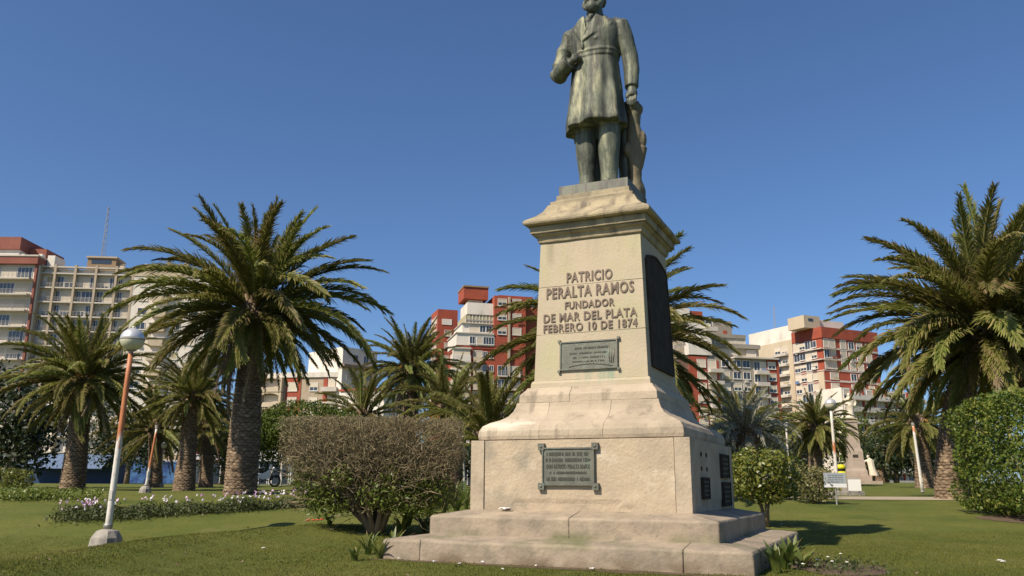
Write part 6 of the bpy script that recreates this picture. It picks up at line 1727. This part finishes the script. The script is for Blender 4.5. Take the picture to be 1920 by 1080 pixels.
def shop(px0, px1, Y, py_top, label, wallm, bandm, seed, glassy=True):
    F0 = at(px0, 900, Y); F1 = at(px1, 900, Y); rr = random.Random(seed)
    s_ = empty('shop_front', (F0.x, Y, ground_z(F0.x, Y))); tag(s_, label, 'shop', 'low shop fronts along the street'); W_ = F1.x - F0.x; zt = at(px0, py_top, Y).z - s_.location.z
    m_ = MB(); m_.box(0, W_, 0, 5, -.3, zt); m_.build('wall', wallm, s_)
    m_ = MB(); m_.box(-.05, W_ + .05, -.5, -.01, zt * .66, zt * .80); m_.build('canopy', bandm, s_)
    n = max(1, int(W_ / 2.4))
    for k in range(n):
        a = W_ * (k + .12) / n; b = W_ * (k + .88) / n
        m_ = MB(); m_.box(a, b, -.06, -.01, .1, zt * .6); w_ = m_.build('shop_window', M['glass'] if glassy else bandm, s_)
        m_ = MB(); m_.box(a - .08, a, -.1, -.01, .05, zt * .63); m_.box(b, b + .08, -.1, -.01, .05, zt * .63); m_.box((a + b) / 2 - .04, (a + b) / 2 + .04, -.1, -.061, .1, zt * .6); m_.build('frame', M['frame'], w_)
    return s_
shop(165, 262, 98, 842, 'shaded shop front behind the rusty globe lamp', M['w_grey'], M['blue'], 1)
shop(285, 345, 102, 852, 'stone topped shop front behind the short palm', M['w_beige'], M['shop_white'], 3)
shop(348, 420, 99, 838, 'white and red shop front left of the thick scarred trunk', M['w_red'], M['shop_white'], 4)
shop(425, 545, 100, 842, 'white shop front with dark windows under the dome shaped tree', M['shop_white'], M['shop_white'], 5)
shop(790, 905, 100, 848, 'white and orange shop front left of the pedestal', M['orange'], M['shop_white'], 6)
shop(560, 780, 103, 845, 'cream shop front hidden behind the brown shrub', M['w_cream'], M['shop_white'], 7)
a_, b_ = at(240, 900, 88), at(345, 900, 88)
m_ = MB(); m_.box(0, b_.x - a_.x, 0, .25, -.2, at(290, 868, 88).z - ground_z(a_.x, 88)); m_.box(-.1, b_.x - a_.x + .1, -.06, .31, at(290, 868, 88).z - ground_z(a_.x, 88) + .01, at(290, 866, 88).z - ground_z(a_.x, 88) + .05)
tag(m_.build('mural_wall', M['blue_mural'], None, False, (a_.x, 88, ground_z(a_.x, 88))), 'long low wall painted with a bright blue mural', 'wall')

# parked motorcycle beside the thick trunk
g_ = stand(492, 46)
mc = empty('parked_motorcycle', g_, R(8)); tag(mc, 'small white motorcycle parked beside the thick scarred trunk', 'motorcycle')
for x in (-.62, .62):
    m_ = MB()
    n = 18
    for j in range(n):
        a = 2 * math.pi * j / n; b = 2 * math.pi * (j + 1) / n
        m_.tube([(x + .27 * math.cos(a), 0, .30 + .27 * math.sin(a)), (x + .27 * math.cos(b), 0, .30 + .27 * math.sin(b))], .05, 6, cap=False)
    w_ = m_.build('wheel', M['black'], mc, True)
    m_ = MB(); m_.tube([(x, -.04, .3), (x, .04, .3)], .15, 10); m_.build('hub', M['metal_grey'], w_)
m_ = MB(); m_.loft([ell(x, 0, 0, 1, 1, 3) for x in ()] or [[(-.55, y * .10, z) for y, z in ((-1, .55), (1, .55), (1, .72), (-1, .72))], [(0, y * .16, z) for y, z in ((-1, .38), (1, .38), (1, .70), (-1, .70))], [(.35, y * .15, z) for y, z in ((-1, .45), (1, .45), (1, .92), (-1, .92))]]); m_.build('body', M['globe_white'], mc)
m_ = MB(); m_.loft([[(-.75, y * .12, z) for y, z in ((-1, .74), (1, .74), (1, .86), (-1, .86))], [(.05, y * .14, z) for y, z in ((-1, .71), (1, .71), (1, .80), (-1, .80))]]); m_.build('saddle', M['black'], mc)
m_ = MB(); m_.tube([(.62, 0, .3), (.45, 0, .95), (.40, 0, 1.08)], .035, 8); m_.tube([(.40, -.33, 1.08), (.40, .33, 1.08)], .02, 6); m_.build('fork', M['metal_grey'], mc)
m_ = MB(); m_.ball((.52, 0, .95), (.08, .09, .09), 10, 8); m_.build('headlight', M['globe_white'], mc, True)
m_ = MB(); m_.tube([(-.1, -.1, .4), (-.15, -.28, 0.0)], .02, 6); m_.build('kickstand', M['metal_grey'], mc)
